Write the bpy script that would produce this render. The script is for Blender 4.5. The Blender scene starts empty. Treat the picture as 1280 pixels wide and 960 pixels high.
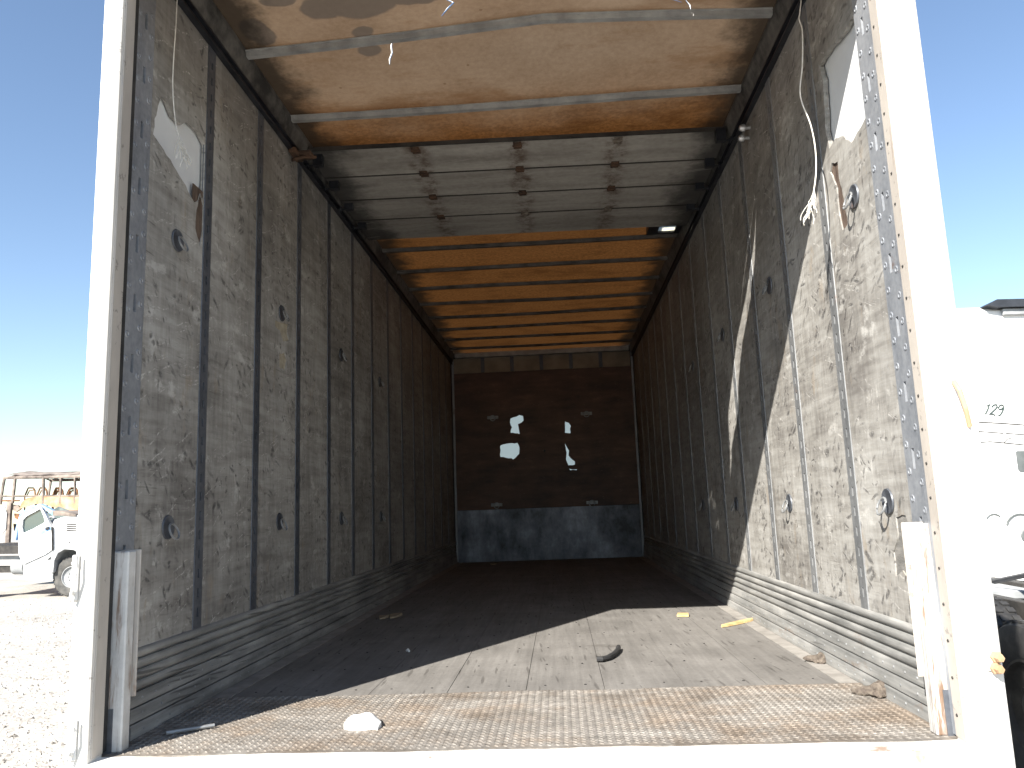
import bpy, bmesh, math, random
from mathutils import Vector, Matrix, noise as mnoise
from mathutils.geometry import delaunay_2d_cdt

random.seed(7)
R = math.radians
sc = bpy.context.scene
COL = sc.collection

# ------------------------------------------------------------------ camera, sky, sun, exposure
EYE = 1.87                                   # eye height above the ground; trailer floor is 1.2 m up
FPX = 970.0
def _n(v): return v.normalized()
_D = _n(Vector((59, 154, FPX)))              # trailer length axis seen in camera space (x right, y down, z in)
_U = Vector((-222, -6030, FPX)); _U = _n(_U - _D * _U.dot(_D))
_X = _D.cross(_U)
if _X.x < 0: _X = -_X
cam_data = bpy.data.cameras.new('camera')
cam_data.sensor_width = 36; cam_data.lens = FPX / 1280 * 36
cam_data.clip_start = 0.05; cam_data.clip_end = 3000
cam = bpy.data.objects.new('camera', cam_data); COL.objects.link(cam)
cx = Vector((_X[0], _D[0], _U[0])); cy = Vector((_X[1], _D[1], _U[1])); cz = Vector((_X[2], _D[2], _U[2]))
m = Matrix((cx, -cy, -cz)).transposed().to_4x4(); m.translation = (0, 0, EYE)
cam.matrix_world = m
sc.camera = cam

SUN = Vector((0.56, 1.0, -0.82))             # direction the sunlight travels
sun_el = math.atan2(0.82, math.hypot(0.56, 1.0)); sun_az = math.atan2(-0.56, -1.0)
world = bpy.data.worlds.new('World'); sc.world = world; world.use_nodes = True
wn = world.node_tree
sky = wn.nodes.new('ShaderNodeTexSky'); sky.sky_type = 'NISHITA'; sky.sun_disc = False
sky.sun_elevation = sun_el; sky.sun_rotation = sun_az % (2 * math.pi)
sky.altitude = 300; sky.air_density = 1.0; sky.dust_density = 0.25; sky.ozone_density = 1.2
bg = wn.nodes['Background']; bg.inputs[1].default_value = 0.066
wn.links.new(sky.outputs[0], bg.inputs[0])
sl = bpy.data.lights.new('sun', 'SUN'); sl.energy = 4.2; sl.angle = R(0.5); sl.color = (1.0, 0.95, 0.87)
so = bpy.data.objects.new('sun', sl); COL.objects.link(so); so.location = (-20, -30, 40)
so.rotation_euler = SUN.to_track_quat('-Z', 'Y').to_euler()

vs = sc.view_settings
vs.view_transform = 'Standard'; vs.look = 'None'; vs.gamma = 1; vs.use_curve_mapping = False; vs.exposure = 1.78
sc.render.engine = 'CYCLES'
sc.cycles.use_denoising = True
sc.cycles.use_adaptive_sampling = True; sc.cycles.adaptive_threshold = 0.02
sc.cycles.max_bounces = 8; sc.cycles.diffuse_bounces = 5; sc.cycles.transmission_bounces = 6; sc.cycles.glossy_bounces = 3
sc.cycles.sample_clamp_indirect = 6

# ------------------------------------------------------------------ pixel to place helpers (photo is 1280 x 960)
def ray(x, y):
    c = Vector((x - 640, y - 480, FPX))
    return Vector((_X.dot(c), _D.dot(c), _U.dot(c)))
def onX(x, y, X): d = ray(x, y); return d * (X / d.x)
def onY(x, y, Y): d = ray(x, y); return d * (Y / d.y)
def onZ(x, y, Z): d = ray(x, y); return d * (Z / d.z)
def H(z): return z + EYE

# ------------------------------------------------------------------ material helpers
class G:
    def __init__(s, name):
        s.m = bpy.data.materials.new(name); s.m.use_nodes = True; s.nt = s.m.node_tree; s.nt.nodes.clear()
        s.pos = s.new('ShaderNodeNewGeometry').outputs['Position']
    def new(s, t): return s.nt.nodes.new(t)
    def put(s, sock, v):
        if hasattr(v, 'is_linked'): s.nt.links.new(v, sock)
        else:
            if isinstance(v, (tuple, list)) and len(v) == 3 and sock.type == 'RGBA': v = (*v, 1)
            sock.default_value = v
    def math(s, op, a, b=0.0, c=None, clamp=False):
        n = s.new('ShaderNodeMath'); n.operation = op; n.use_clamp = clamp
        s.put(n.inputs[0], a); s.put(n.inputs[1], b)
        if c is not None: s.put(n.inputs[2], c)
        return n.outputs[0]
    def mp(s, scale=(1, 1, 1), rot=(0, 0, 0), loc=(0, 0, 0), vec=None):
        n = s.new('ShaderNodeMapping'); s.put(n.inputs[0], vec or s.pos)
        n.inputs['Location'].default_value = loc; n.inputs['Rotation'].default_value = rot; n.inputs['Scale'].default_value = scale
        return n.outputs[0]
    def noise(s, scale, detail=4, rough=0.55, vec=None, dist=0.0):
        n = s.new('ShaderNodeTexNoise'); s.put(n.inputs['Vector'], vec or s.pos)
        n.inputs['Scale'].default_value = scale; n.inputs['Detail'].default_value = detail
        n.inputs['Roughness'].default_value = rough; n.inputs['Distortion'].default_value = dist
        return n.outputs['Fac']
    def noisec(s, scale, vec=None):
        n = s.new('ShaderNodeTexNoise'); s.put(n.inputs['Vector'], vec or s.pos); n.inputs['Scale'].default_value = scale
        n.inputs['Detail'].default_value = 3
        return n.outputs['Color']
    def vor(s, scale, vec=None, feature='F1', rnd=1.0):
        n = s.new('ShaderNodeTexVoronoi'); s.put(n.inputs['Vector'], vec or s.pos); n.feature = feature
        n.inputs['Scale'].default_value = scale; n.inputs['Randomness'].default_value = rnd
        return n
    def step(s, v, lo, hi, inv=False):
        n = s.new('ShaderNodeMapRange'); n.interpolation_type = 'SMOOTHSTEP'; s.put(n.inputs[0], v)
        n.inputs[1].default_value = lo; n.inputs[2].default_value = hi
        n.inputs[3].default_value = 1.0 if inv else 0.0; n.inputs[4].default_value = 0.0 if inv else 1.0
        return n.outputs[0]
    def ramp(s, fac, stops):
        n = s.new('ShaderNodeValToRGB'); s.put(n.inputs[0], fac); e = n.color_ramp.elements
        while len(e) < len(stops): e.new(0.5)
        for el, (p, c) in zip(e, stops): el.position = p; el.color = (*c, 1)
        return n.outputs[0]
    def mix(s, fac, a, b, mode='MIX'):
        n = s.new('ShaderNodeMix'); n.data_type = 'RGBA'; n.blend_type = mode
        s.put(n.inputs[0], fac); s.put(n.inputs[6], a); s.put(n.inputs[7], b)
        return n.outputs[2]
    def mul(s, a, b): return s.math('MULTIPLY', a, b)
    def add3(s, vec, col, k):
        n = s.new('ShaderNodeVectorMath'); n.operation = 'MULTIPLY_ADD'; s.put(n.inputs[0], col)
        n.inputs[1].default_value = (k, k, k); s.put(n.inputs[2], vec); return n.outputs[0]
    def marks(s, rot, scale, thr, keep, soft=0.5, seed=0.0, warp=0.0):
        """short elongated marks: rotated, stretched voronoi cells, only some of them kept"""
        v = s.mp(rot=rot, loc=(seed, seed * 1.7, seed * .6))
        if warp: v = s.add3(v, s.noisec(3.0), warp)
        v = s.mp(scale=scale, vec=v)
        t = s.vor(1.0, v)
        sep = s.new('ShaderNodeSeparateColor'); s.put(sep.inputs[0], t.outputs['Color'])
        lim = s.mul(sep.outputs[1], thr)
        d = s.math('DIVIDE', t.outputs['Distance'], s.math('ADD', lim, 0.001))
        return s.mul(s.step(d, soft, 1.0, True), s.step(sep.outputs[0], 1 - keep, 1 - keep + .02))
    def out(s, col, rough=0.7, metal=0.0, bump=None, bstr=0.3, bdist=0.01, spec=0.5, trans=None):
        p = s.new('ShaderNodeBsdfPrincipled'); s.put(p.inputs['Base Color'], col); s.put(p.inputs['Roughness'], rough)
        s.put(p.inputs['Metallic'], metal); p.inputs['Specular IOR Level'].default_value = spec
        if bump is not None:
            b = s.new('ShaderNodeBump'); b.inputs['Strength'].default_value = bstr; b.inputs['Distance'].default_value = bdist
            s.put(b.inputs['Height'], bump); s.nt.links.new(b.outputs[0], p.inputs['Normal'])
        o = s.new('ShaderNodeOutputMaterial'); sh = p.outputs[0]
        if trans is not None:
            fac, tc = trans
            t = s.new('ShaderNodeBsdfTranslucent'); s.put(t.inputs[0], tc)
            mx = s.new('ShaderNodeMixShader'); s.put(mx.inputs[0], fac)
            s.nt.links.new(sh, mx.inputs[1]); s.nt.links.new(t.outputs[0], mx.inputs[2]); sh = mx.outputs[0]
        s.nt.links.new(sh, o.inputs[0]); return s.m

def simple(name, a, b, scale=8, rough=.6, metal=0.0, bstr=.15, lo=.35, hi=.65, stretch=(1, 1, 1)):
    g = G(name); f = g.noise(scale, 5, .6, g.mp(stretch))
    return g.out(g.ramp(f, [(lo, a), (hi, b)]), rough, metal, f, bstr)

MAT = {}
# lining plywood of the long walls: greyed, scuffed, gouged
def ply(name, dark, mid, light, gouge=1.0):
    g = G(name)
    big = g.noise(1.6, 5, .6); fine = g.noise(46, 3, .6, g.mp((1, 1, .25)))
    hor = g.noise(1, 6, .65, g.mp((1, 3.0, 26)))
    ver = g.noise(1, 5, .6, g.mp((1, 34, 2.2)))
    f = g.math('ADD', g.math('ADD', g.mul(big, .40), g.mul(hor, .32)), g.math('ADD', g.mul(ver, .16), g.mul(fine, .12)))
    col = g.ramp(f, [(.40, dark), (.50, mid), (.60, light)])
    blot = g.step(g.noise(3.1, 6, .7, g.mp((1, 1.2, .6))), .56, .70)
    col = g.mix(g.mul(blot, .55), col, tuple(c * .48 for c in mid))
    pale = g.step(g.noise(5.5, 6, .7, g.mp((1, 1, 1.6), loc=(3, 9, 4))), .57, .68)
    col = g.mix(g.mul(pale, .6), col, tuple(min(1, c * 1.35) for c in light))
    brown = g.step(g.noise(4.0, 5, .7, g.mp((1, 2.2, .9), loc=(13, 2, 7))), .58, .70)
    col = g.mix(g.mul(brown, .45), col, (mid[0] * .95, mid[1] * .78, mid[2] * .60))
    # soot and handling grime gathered in uneven smears high on the wall
    sz = g.new('ShaderNodeSeparateXYZ'); g.put(sz.inputs[0], g.pos)
    smear = g.step(g.math('ADD', g.mul(g.noise(1, 6, .65, g.mp((1, 2.6, .7), loc=(8, 3, 3))), 2.6), g.mul(sz.outputs[2], .42)), 2.35, 3.25)
    col = g.mix(g.mul(smear, .45), col, (mid[0] * .42, mid[1] * .42, mid[2] * .42))
    hc = g.step(g.noise(1, 3, .6, g.mp((1, 7, 190), loc=(0, 2, 5))), .62, .70)
    hc = g.mul(hc, g.step(g.noise(4.5, 3, .6, g.mp(loc=(1, 6, 2))), .42, .62))
    col = g.mix(g.mul(hc, .55), col, (.05, .046, .043))
    zone = g.step(g.noise(3.1, 4, .65, g.mp(loc=(5, 5, 5))), .36, .56)
    a = g.marks((R(32), 0, 0), (4, 13, 50), .70, .34, .3, seed=1.3, warp=.22)
    b = g.marks((R(-12), 0, 0), (4, 15, 44), .65, .30, .3, seed=5.1, warp=.25)
    c = g.marks((R(66), 0, 0), (4, 19, 62), .70, .34, .3, seed=8.4, warp=.22)
    d = g.marks((R(4), 0, 0), (4, 26, 34), .60, .30, .3, seed=3.7, warp=.30)
    dk = g.mul(g.math('MAXIMUM', g.math('MAXIMUM', a, b), g.math('MAXIMUM', c, d)), zone)
    rag = g.step(g.noise(75, 4, .75), .34, .52)
    dk = g.mul(dk, rag)
    col = g.mix(g.mul(dk, .72 * gouge), col, (.035, .034, .036))
    w1 = g.marks((R(-24), 0, 0), (3, 5.5, 110), .60, .34, .2, seed=2.2, warp=.16)
    w2 = g.marks((R(76), 0, 0), (3, 6.5, 100), .60, .28, .2, seed=7.7, warp=.16)
    w = g.mul(g.math('MAXIMUM', w1, w2), g.step(g.noise(55, 4, .75, g.mp(loc=(4, 4, 4))), .46, .60))
    col = g.mix(g.mul(w, .65), col, (.62, .60, .57))
    h = g.math('SUBTRACT', g.math('ADD', g.mul(hor, .5), g.mul(ver, .3)), g.mul(dk, .9))
    return g.out(col, g.math('ADD', g.mul(f, .3), .5), 0, h, .45, .004, .35)
MAT['ply'] = ply('scuffed_plywood', (.160, .150, .139), (.280, .269, .249), (.395, .386, .365))
MAT['ply_back'] = simple('beige_liner', (.20, .165, .12), (.30, .25, .18), 5, .7)

def brownply():
    g = G('dark_brown_plywood'); f = g.noise(1, 6, .7, g.mp((2.2, 1, 9))); k = g.noise(2.5, 5, .6)
    col = g.ramp(g.math('ADD', g.mul(f, .6), g.mul(k, .4)), [(.38, (.045, .024, .017)), (.55, (.105, .055, .036)), (.68, (.19, .10, .06))])
    w = g.marks((0, R(20), 0), (16, 3, 70), .5, .10, seed=3, warp=.05)
    col = g.mix(g.mul(w, .5), col, (.25, .19, .13))
    return g.out(col, .6, 0, f, .3, .005)
MAT['brownply'] = brownply()
MAT['torn_wood'] = simple('torn_brown_wood', (.055, .035, .025), (.14, .10, .075), 22, .9, 0, .8, stretch=(1, 1.5, .4))
MAT['pale_wood'] = simple('fresh_pale_veneer', (.30, .265, .20), (.42, .38, .30), 30, .9, 0, .6)
MAT['scrape'] = simple('grey_scraped_veneer', (.10, .098, .092), (.21, .20, .185), 16, .9, 0, .8, stretch=(1, .6, 1.5))
MAT['white_skin'] = simple('white_outer_skin', (.62, .64, .66), (.72, .74, .75), 3, .45)
def frontskin():
    g = G('translucent_white_skin'); f = g.noise(3, 4)
    return g.out(g.ramp(f, [(.3, (.70, .74, .73)), (.7, (.78, .80, .79))]), .5, trans=(.75, (.62, .70, .66)))
MAT['front_skin'] = frontskin()

def galv(name, a, b, metal=.35, rough=.5):
    g = G(name); f = g.noise(7, 6, .65, g.mp((1, 1, .35))); k = g.noise(55, 3, .6)
    col = g.ramp(g.math('ADD', g.mul(f, .7), g.mul(k, .3)), [(.36, a), (.64, b)])
    rust = g.mul(g.step(g.noise(3.2, 6, .75, g.mp(loc=(2, 8, 1))), .62, .70), .55)
    col = g.mix(rust, col, (.16, .085, .045))
    return g.out(col, rough, metal, k, .12, .003)
MAT['galv'] = galv('galvanised_post_steel', (.055, .062, .075), (.135, .145, .165))
MAT['galv_sunlit'] = galv('sunlit_post_steel', (.12, .125, .13), (.24, .245, .25), .2)  # post steel for the sunlit wall, the sunlight put into its lighter colour
MAT['galv_light'] = galv('pale_galvanised_steel', (.20, .215, .24), (.36, .375, .40))
def kick():
    g = G('scuffed_kick_plate'); f = g.noise(1, 6, .7, g.mp((1, 1.6, 40))); k = g.noise(2.4, 5, .65, g.mp((1, 1, 3)))
    col = g.ramp(g.math('ADD', g.mul(f, .5), g.mul(k, .5)), [(.36, (.115, .117, .114)), (.52, (.255, .253, .243)), (.66, (.42, .412, .392))])
    rust = g.mul(g.step(g.noise(3.5, 6, .75, g.mp((1, 1, 3), loc=(1, 8, 1))), .60, .70), .6)
    col = g.mix(rust, col, (.19, .125, .085))
    d = g.marks((R(4), 0, 0), (3, 3, 90), .55, .25, seed=6, warp=.02)
    col = g.mix(g.mul(d, .7), col, (.05, .05, .05))
    return g.out(col, .62, .05, f, .25, .004)
MAT['kick'] = kick()
MAT['steel'] = simple('dull_bow_steel', (.20, .205, .21), (.34, .35, .355), 9, .5, .4, .1)
MAT['shaded_bow'] = simple('shaded_bow_metal', (.055, .052, .048), (.135, .128, .12), 7, .7, .1, .15)  # bow metal for the deep bays, their weaker light painted as darker colour
MAT['bow'] = simple('weathered_bow_metal', (.24, .24, .235), (.40, .40, .39), 9, .55, .1, .1)
MAT['bright_steel'] = simple('bright_zinc', (.45, .46, .47), (.62, .63, .64), 20, .35, .7, .1)
MAT['dark_track'] = simple('black_greasy_track', (.014, .016, .022), (.035, .038, .046), 9, .4, .3, .2)
def rail():
    g = G('sooty_roof_rail'); f = g.noise(2.5, 6, .7, g.mp((1, 1.2, 1))); k = g.noise(20, 4)
    col = g.ramp(g.math('ADD', g.mul(f, .7), g.mul(k, .3)), [(.40, (.035, .036, .037)), (.58, (.16, .155, .145))])
    return g.out(col, .6, .15, k, .15, .004)
MAT['rail'] = rail()

# roof: tan translucent fibreglass that glows from the sun on top of it
def roofmat():
    g = G('translucent_tan_roof_sheet'); f = g.noise(2.0, 5, .6); k = g.noise(38, 4, .7)
    base = g.ramp(g.math('ADD', g.mul(f, .6), g.mul(k, .4)), [(.36, (.38, .315, .25)), (.62, (.53, .465, .385))])
    glow = g.ramp(g.math('ADD', g.mul(f, .55), g.mul(k, .45)), [(.36, (.070, .039, .019)), (.62, (.108, .066, .036))])
    rust = g.step(g.noise(1.4, 6, .7, g.mp((1.0, 2.5, 1), loc=(4, 1, 0))), .50, .68)
    base = g.mix(g.mul(rust, .5), base, (.27, .165, .085)); glow = g.mix(g.mul(rust, .45), glow, (.055, .022, .006))
    # paler tan in the bays by the door, darker orange-brown in the deeper ones
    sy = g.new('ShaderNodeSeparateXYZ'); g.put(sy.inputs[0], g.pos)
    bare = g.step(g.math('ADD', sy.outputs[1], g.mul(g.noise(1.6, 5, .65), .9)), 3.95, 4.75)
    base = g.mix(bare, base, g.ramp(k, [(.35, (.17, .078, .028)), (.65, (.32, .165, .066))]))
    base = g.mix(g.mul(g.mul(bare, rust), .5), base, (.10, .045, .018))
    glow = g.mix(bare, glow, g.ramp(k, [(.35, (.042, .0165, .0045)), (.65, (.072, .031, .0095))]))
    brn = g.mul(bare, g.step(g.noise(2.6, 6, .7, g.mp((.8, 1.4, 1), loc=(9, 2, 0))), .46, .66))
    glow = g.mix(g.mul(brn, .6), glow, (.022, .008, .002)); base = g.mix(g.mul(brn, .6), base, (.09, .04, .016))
    # grey water stains with their own outlines
    wv = g.add3(g.pos, g.noisec(6), .10)
    st = None
    for (x, y, rx, ry) in STAINS:
        q = g.mp((1 / rx, 1 / ry, 0), (0, 0, 0), (-x / rx - .05 / rx, -y / ry - .05 / ry, 0), wv)
        ln = g.new('ShaderNodeVectorMath'); ln.operation = 'LENGTH'; g.put(ln.inputs[0], q)
        d = g.step(ln.outputs['Value'], .85, 1.05, True)
        st = d if st is None else g.math('MAXIMUM', st, d)
    base = g.mix(g.mul(st, .75), base, (.21, .185, .16)); glow = g.mix(g.mul(st, .8), glow, (.028, .022, .018))
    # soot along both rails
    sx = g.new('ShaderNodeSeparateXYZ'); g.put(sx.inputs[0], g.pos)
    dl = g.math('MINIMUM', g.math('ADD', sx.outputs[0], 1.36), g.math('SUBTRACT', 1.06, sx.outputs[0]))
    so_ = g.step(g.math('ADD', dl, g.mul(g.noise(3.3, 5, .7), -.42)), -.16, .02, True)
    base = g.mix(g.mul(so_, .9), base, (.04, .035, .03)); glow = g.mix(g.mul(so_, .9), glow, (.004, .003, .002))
    dk = g.vor(9); sp = g.new('ShaderNodeSeparateColor'); g.put(sp.inputs[0], dk.outputs['Color'])
    dt = g.mul(g.step(dk.outputs['Distance'], .04, .10, True), g.step(sp.outputs[0], .6, .62))
    base = g.mix(g.mul(dt, .6), base, (.12, .07, .04))
    return g.out(base, .75, 0, k, .1, .003, .3, trans=(.5, glow))
_st = []
for (px, py, rx, ry) in [(322, 40, .07, .10), (447, 8, .17, .10), (400, 14, .09, .08), (455, 45, .06, .05), (462, 66, .06, .05), (345, 2, .07, .04), (520, 3, .12, .05)]:
    p = onZ(px, py, 2.13); _st.append((p.x, p.y, rx, ry))
STAINS = _st
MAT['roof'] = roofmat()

def doormat():
    g = G('grey_painted_door_panel'); f = g.noise(3, 6, .65, g.mp((.5, 3, 1))); k = g.noise(30, 4, .6)
    col = g.ramp(g.math('ADD', g.mul(f, .7), g.mul(k, .3)), [(.36, (.25, .232, .208)), (.62, (.43, .41, .375))])
    hz = None
    wv = g.add3(g.pos, g.noisec(9), .09)
    for x in HX:
        q = g.mp((1 / .095, 1 / 4.0, 0), (0, 0, 0), (-(x + .045) / .095, -4.9 / 4.0, 0), wv)
        ln = g.new('ShaderNodeVectorMath'); ln.operation = 'LENGTH'; g.put(ln.inputs[0], q)
        d = g.step(ln.outputs['Value'], .3, 1.0, True); hz = d if hz is None else g.math('MAXIMUM', hz, d)
    hz = g.mul(hz, g.step(g.noise(11, 6, .75), .40, .66))
    col = g.mix(g.mul(hz, .85), col, (.085, .045, .025))
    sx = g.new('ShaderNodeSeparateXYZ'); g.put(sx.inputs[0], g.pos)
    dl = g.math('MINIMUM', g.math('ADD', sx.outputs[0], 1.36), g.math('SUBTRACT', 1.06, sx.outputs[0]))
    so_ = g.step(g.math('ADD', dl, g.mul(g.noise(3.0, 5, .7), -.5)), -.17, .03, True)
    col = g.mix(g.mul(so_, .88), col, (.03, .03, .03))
    sc_ = g.marks((0, 0, R(12)), (3, 60, 3), .5, .2, seed=4, warp=.04)
    col = g.mix(g.mul(sc_, .4), col, (.45, .43, .40))
    return g.out(col, .6, 0, f, .15, .004)
HX = (-.73, -.145, .43)
MAT['door'] = doormat()

def floorboard():
    g = G('dusty_laminated_floor'); f = g.noise(1, 6, .65, g.mp((42, 2.2, 1))); k = g.noise(2.6, 6, .65); q = g.noise(70, 3)
    st = g.noise(1, 4, .6, g.mp((9, .5, 1), loc=(3, 3, 0)))
    col = g.ramp(g.math('ADD', g.math('ADD', g.mul(f, .28), g.mul(k, .40)), g.math('ADD', g.mul(q, .14), g.mul(st, .18))),
                 [(.36, (.105, .099, .092)), (.52, (.170, .161, .150)), (.66, (.240, .229, .214))])
    a = g.marks((0, 0, R(86)), (5, 60, 3), .55, .3, seed=2, warp=.04)
    col = g.mix(g.mul(a, .55), col, (.06, .055, .05))
    blot = g.step(g.noise(3.6, 6, .7, g.mp((1, 1.7, 1), loc=(7, 1, 0))), .60, .70)
    col = g.mix(g.mul(blot, .5), col, (.075, .068, .06))
    sp = g.vor(34); sep = g.new('ShaderNodeSeparateColor'); g.put(sep.inputs[0], sp.outputs['Color'])
    dots = g.mul(g.step(sp.outputs['Distance'], .10, .22, True), g.step(sep.outputs[0], .86, .88))
    col = g.mix(g.mul(dots, .7), col, (.05, .045, .04))
    return g.out(col, .75, 0, g.math('SUBTRACT', f, a), .35, .003, .3)
MAT['floor'] = floorboard()
MAT['sand'] = simple('dusty_floor_edge', (.20, .187, .170), (.29, .273, .25), 12, .85, 0, .3)

def tread():
    g = G('rusty_tread_steel'); f = g.noise(3.0, 6, .7); k = g.noise(45, 4, .65); s2 = g.noise(7, 5, .7, g.mp((.5, 1.6, 1), loc=(2, 3, 0)))
    col = g.ramp(g.math('ADD', g.mul(k, .5), g.mul(s2, .5)), [(.36, (.12, .110, .098)), (.52, (.205, .188, .168)), (.66, (.315, .295, .268))])
    rust = g.step(f, .42, .62)
    col = g.mix(g.mul(rust, .45), col, g.ramp(k, [(.35, (.11, .068, .040)), (.65, (.24, .17, .108))]))
    grime = g.step(g.noise(5.5, 6, .7, g.mp((.7, 1.3, 1), loc=(6, 1, 0))), .50, .66)
    col = g.mix(g.mul(grime, .6), col, (.095, .078, .062))
    return g.out(col, .68, .1, k, .3, .003, .3)
MAT['tread'] = tread()

def whitepaint(name, amount=.5, base=(.78, .77, .74)):
    g = G(name); f = g.noise(5, 6, .7, g.mp((1, 1, .35))); k = g.noise(2.1, 6, .75, g.mp((1.5, 1.5, .6), loc=(3, 1, 9)))
    col = g.ramp(f, [(.30, tuple(c * .74 for c in base)), (.62, base)])
    rust = g.step(k, .64 - .05 * amount, .72 - .05 * amount)
    streak = g.step(g.noise(1, 5, .7, g.mp((16, 16, 1.1), loc=(5, 0, 2))), .63, .74)
    rust = g.math('MAXIMUM', g.mul(rust, .75), g.mul(streak, .5 * amount))
    col = g.mix(g.mul(rust, amount), col, (.20, .095, .035))
    chip = g.step(g.noise(24, 5, .75), .61, .66)
    col = g.mix(g.mul(chip, .6 * amount), col, (.13, .12, .11))
    return g.out(col, .45, 0, f, .12, .004)
MAT['white'] = whitepaint('chalky_white_paint', 1.0, (.70, .675, .63))
MAT['white_worn'] = whitepaint('worn_white_paint', 1.0)
MAT['stained'] = whitepaint('rust_stained_paint', 1.0, (.46, .42, .375))
MAT['white_clean'] = whitepaint('white_truck_paint', .12, (.80, .80, .79))
def guard():
    g = G('rust_bled_guard_paint'); f = g.noise(1, 6, .75, g.mp((30, 30, 2.2))); k = g.noise(6, 6, .7)
    col = g.ramp(k, [(.3, (.42, .42, .41)), (.65, (.62, .615, .60))])
    col = g.mix(g.mul(g.step(f, .48, .62), .9), col, (.16, .085, .04))
    return g.out(col, .55, .1, k, .2, .004)
MAT['guard'] = guard()
MAT['rust'] = simple('brown_rust', (.09, .042, .022), (.26, .125, .055), 9, .9, 0, .5)
MAT['door_hinge'] = simple('stained_hinge_steel', (.08, .06, .045), (.22, .19, .16), 25, .8, .1, .4)
MAT['dark_rust'] = simple('dark_brown_rust', (.035, .022, .016), (.11, .06, .035), 14, .9, 0, .5)
MAT['tanrust'] = simple('tan_burnt_sheet', (.30, .17, .085), (.50, .36, .24), 3.5, .9, 0, .4)
MAT['burnt'] = simple('burnt_grey_steel', (.10, .08, .07), (.30, .25, .21), 3, .85, .1, .3)
MAT['rubber'] = simple('black_rubber', (.016, .016, .017), (.035, .034, .033), 16, .75, 0, .3)
MAT['dusty_rubber'] = simple('dusty_tyre_rubber', (.05, .05, .048), (.12, .115, .105), 6, .85, 0, .3)
MAT['black'] = simple('black_plastic', (.014, .015, .018), (.030, .033, .04), 7, .4)
MAT['dark_frame'] = simple('greasy_chassis', (.018, .017, .016), (.055, .05, .045), 7, .7, .2, .3)
MAT['grey'] = simple('grey_paint', (.22, .23, .235), (.34, .35, .355), 5, .5)
MAT['blue'] = simple('faded_blue_stripe', (.17, .32, .60), (.30, .47, .74), 6, .5)
MAT['teal'] = simple('dusty_teal_trim', (.05, .075, .075), (.20, .24, .23), 2.5, .8)
MAT['glass'] = (lambda g: g.out((.05, .08, .085), .06, 0, None, spec=.9))(G('dusty_dark_glass'))
MAT['rope'] = simple('off_white_rope', (.55, .52, .46), (.74, .71, .65), 60, .9, 0, .4)
MAT['foam'] = simple('white_foam', (.74, .74, .72), (.84, .84, .82), 18, .9, 0, .5)
MAT['wood'] = simple('split_pine', (.40, .27, .115), (.60, .44, .22), 30, .8, 0, .4, stretch=(.3, 1, 1))
MAT['clod'] = simple('dry_mud', (.07, .055, .045), (.15, .125, .10), 60, .95, 0, .9)
MAT['chip'] = simple('old_wood_chip', (.24, .19, .13), (.38, .31, .22), 25, .9)
MAT['vent'] = simple('vent_grey_plastic', (.075, .085, .085), (.115, .125, .125), 6, .6)
MAT['ink'] = simple('grey_green_ink', (.02, .04, .035), (.04, .06, .055), 10, .6)
def lens():
    g = G('white_skylight_patch'); return g.out((.8, .8, .74), .5, trans=(.85, (.95, .93, .82)))
MAT['lens'] = lens()
def steelscuff():
    g = G('blue_grey_scuff_plate'); f = g.noise(2.4, 6, .7); k = g.noise(1, 5, .7, g.mp((3, 1, 1.2), loc=(5, 5, 5)))
    col = g.ramp(g.math('ADD', g.mul(f, .5), g.mul(k, .5)), [(.40, (.022, .025, .032)), (.54, (.12, .13, .16)), (.66, (.26, .275, .32))])
    return g.out(col, .45, .4, f, .2, .004)
MAT['scuff'] = steelscuff()
def gravel():
    g = G('pale_gravel'); f = g.noise(.35, 5, .6); v = g.vor(28); k = g.noise(70, 4, .7); l = g.noise(4, 5, .65)
    col = g.ramp(g.math('ADD', g.math('ADD', g.mul(f, .35), g.mul(l, .25)), g.mul(k, .4)), [(.38, (.26, .240, .212)), (.52, (.45, .425, .385)), (.64, (.59, .565, .52))])
    sep = g.new('ShaderNodeSeparateColor'); g.put(sep.inputs[0], v.outputs['Color'])
    col = g.mix(g.mul(g.step(sep.outputs[0], .72, .75), .35), col, (.17, .145, .12))
    return g.out(col, .95, 0, g.math('ADD', g.mul(v.outputs['Distance'], -1.0), k), .5, .012, .2)
MAT['gravel'] = gravel()
def stone():
    g = G('gravel_stones'); v = g.vor(9); sep = g.new('ShaderNodeSeparateColor'); g.put(sep.inputs[0], v.outputs['Color'])
    return g.out(g.ramp(sep.outputs[0], [(0, (.13, .12, .108)), (.5, (.39, .365, .33)), (1, (.59, .565, .53))]), .95)
MAT['stone'] = stone()

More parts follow.
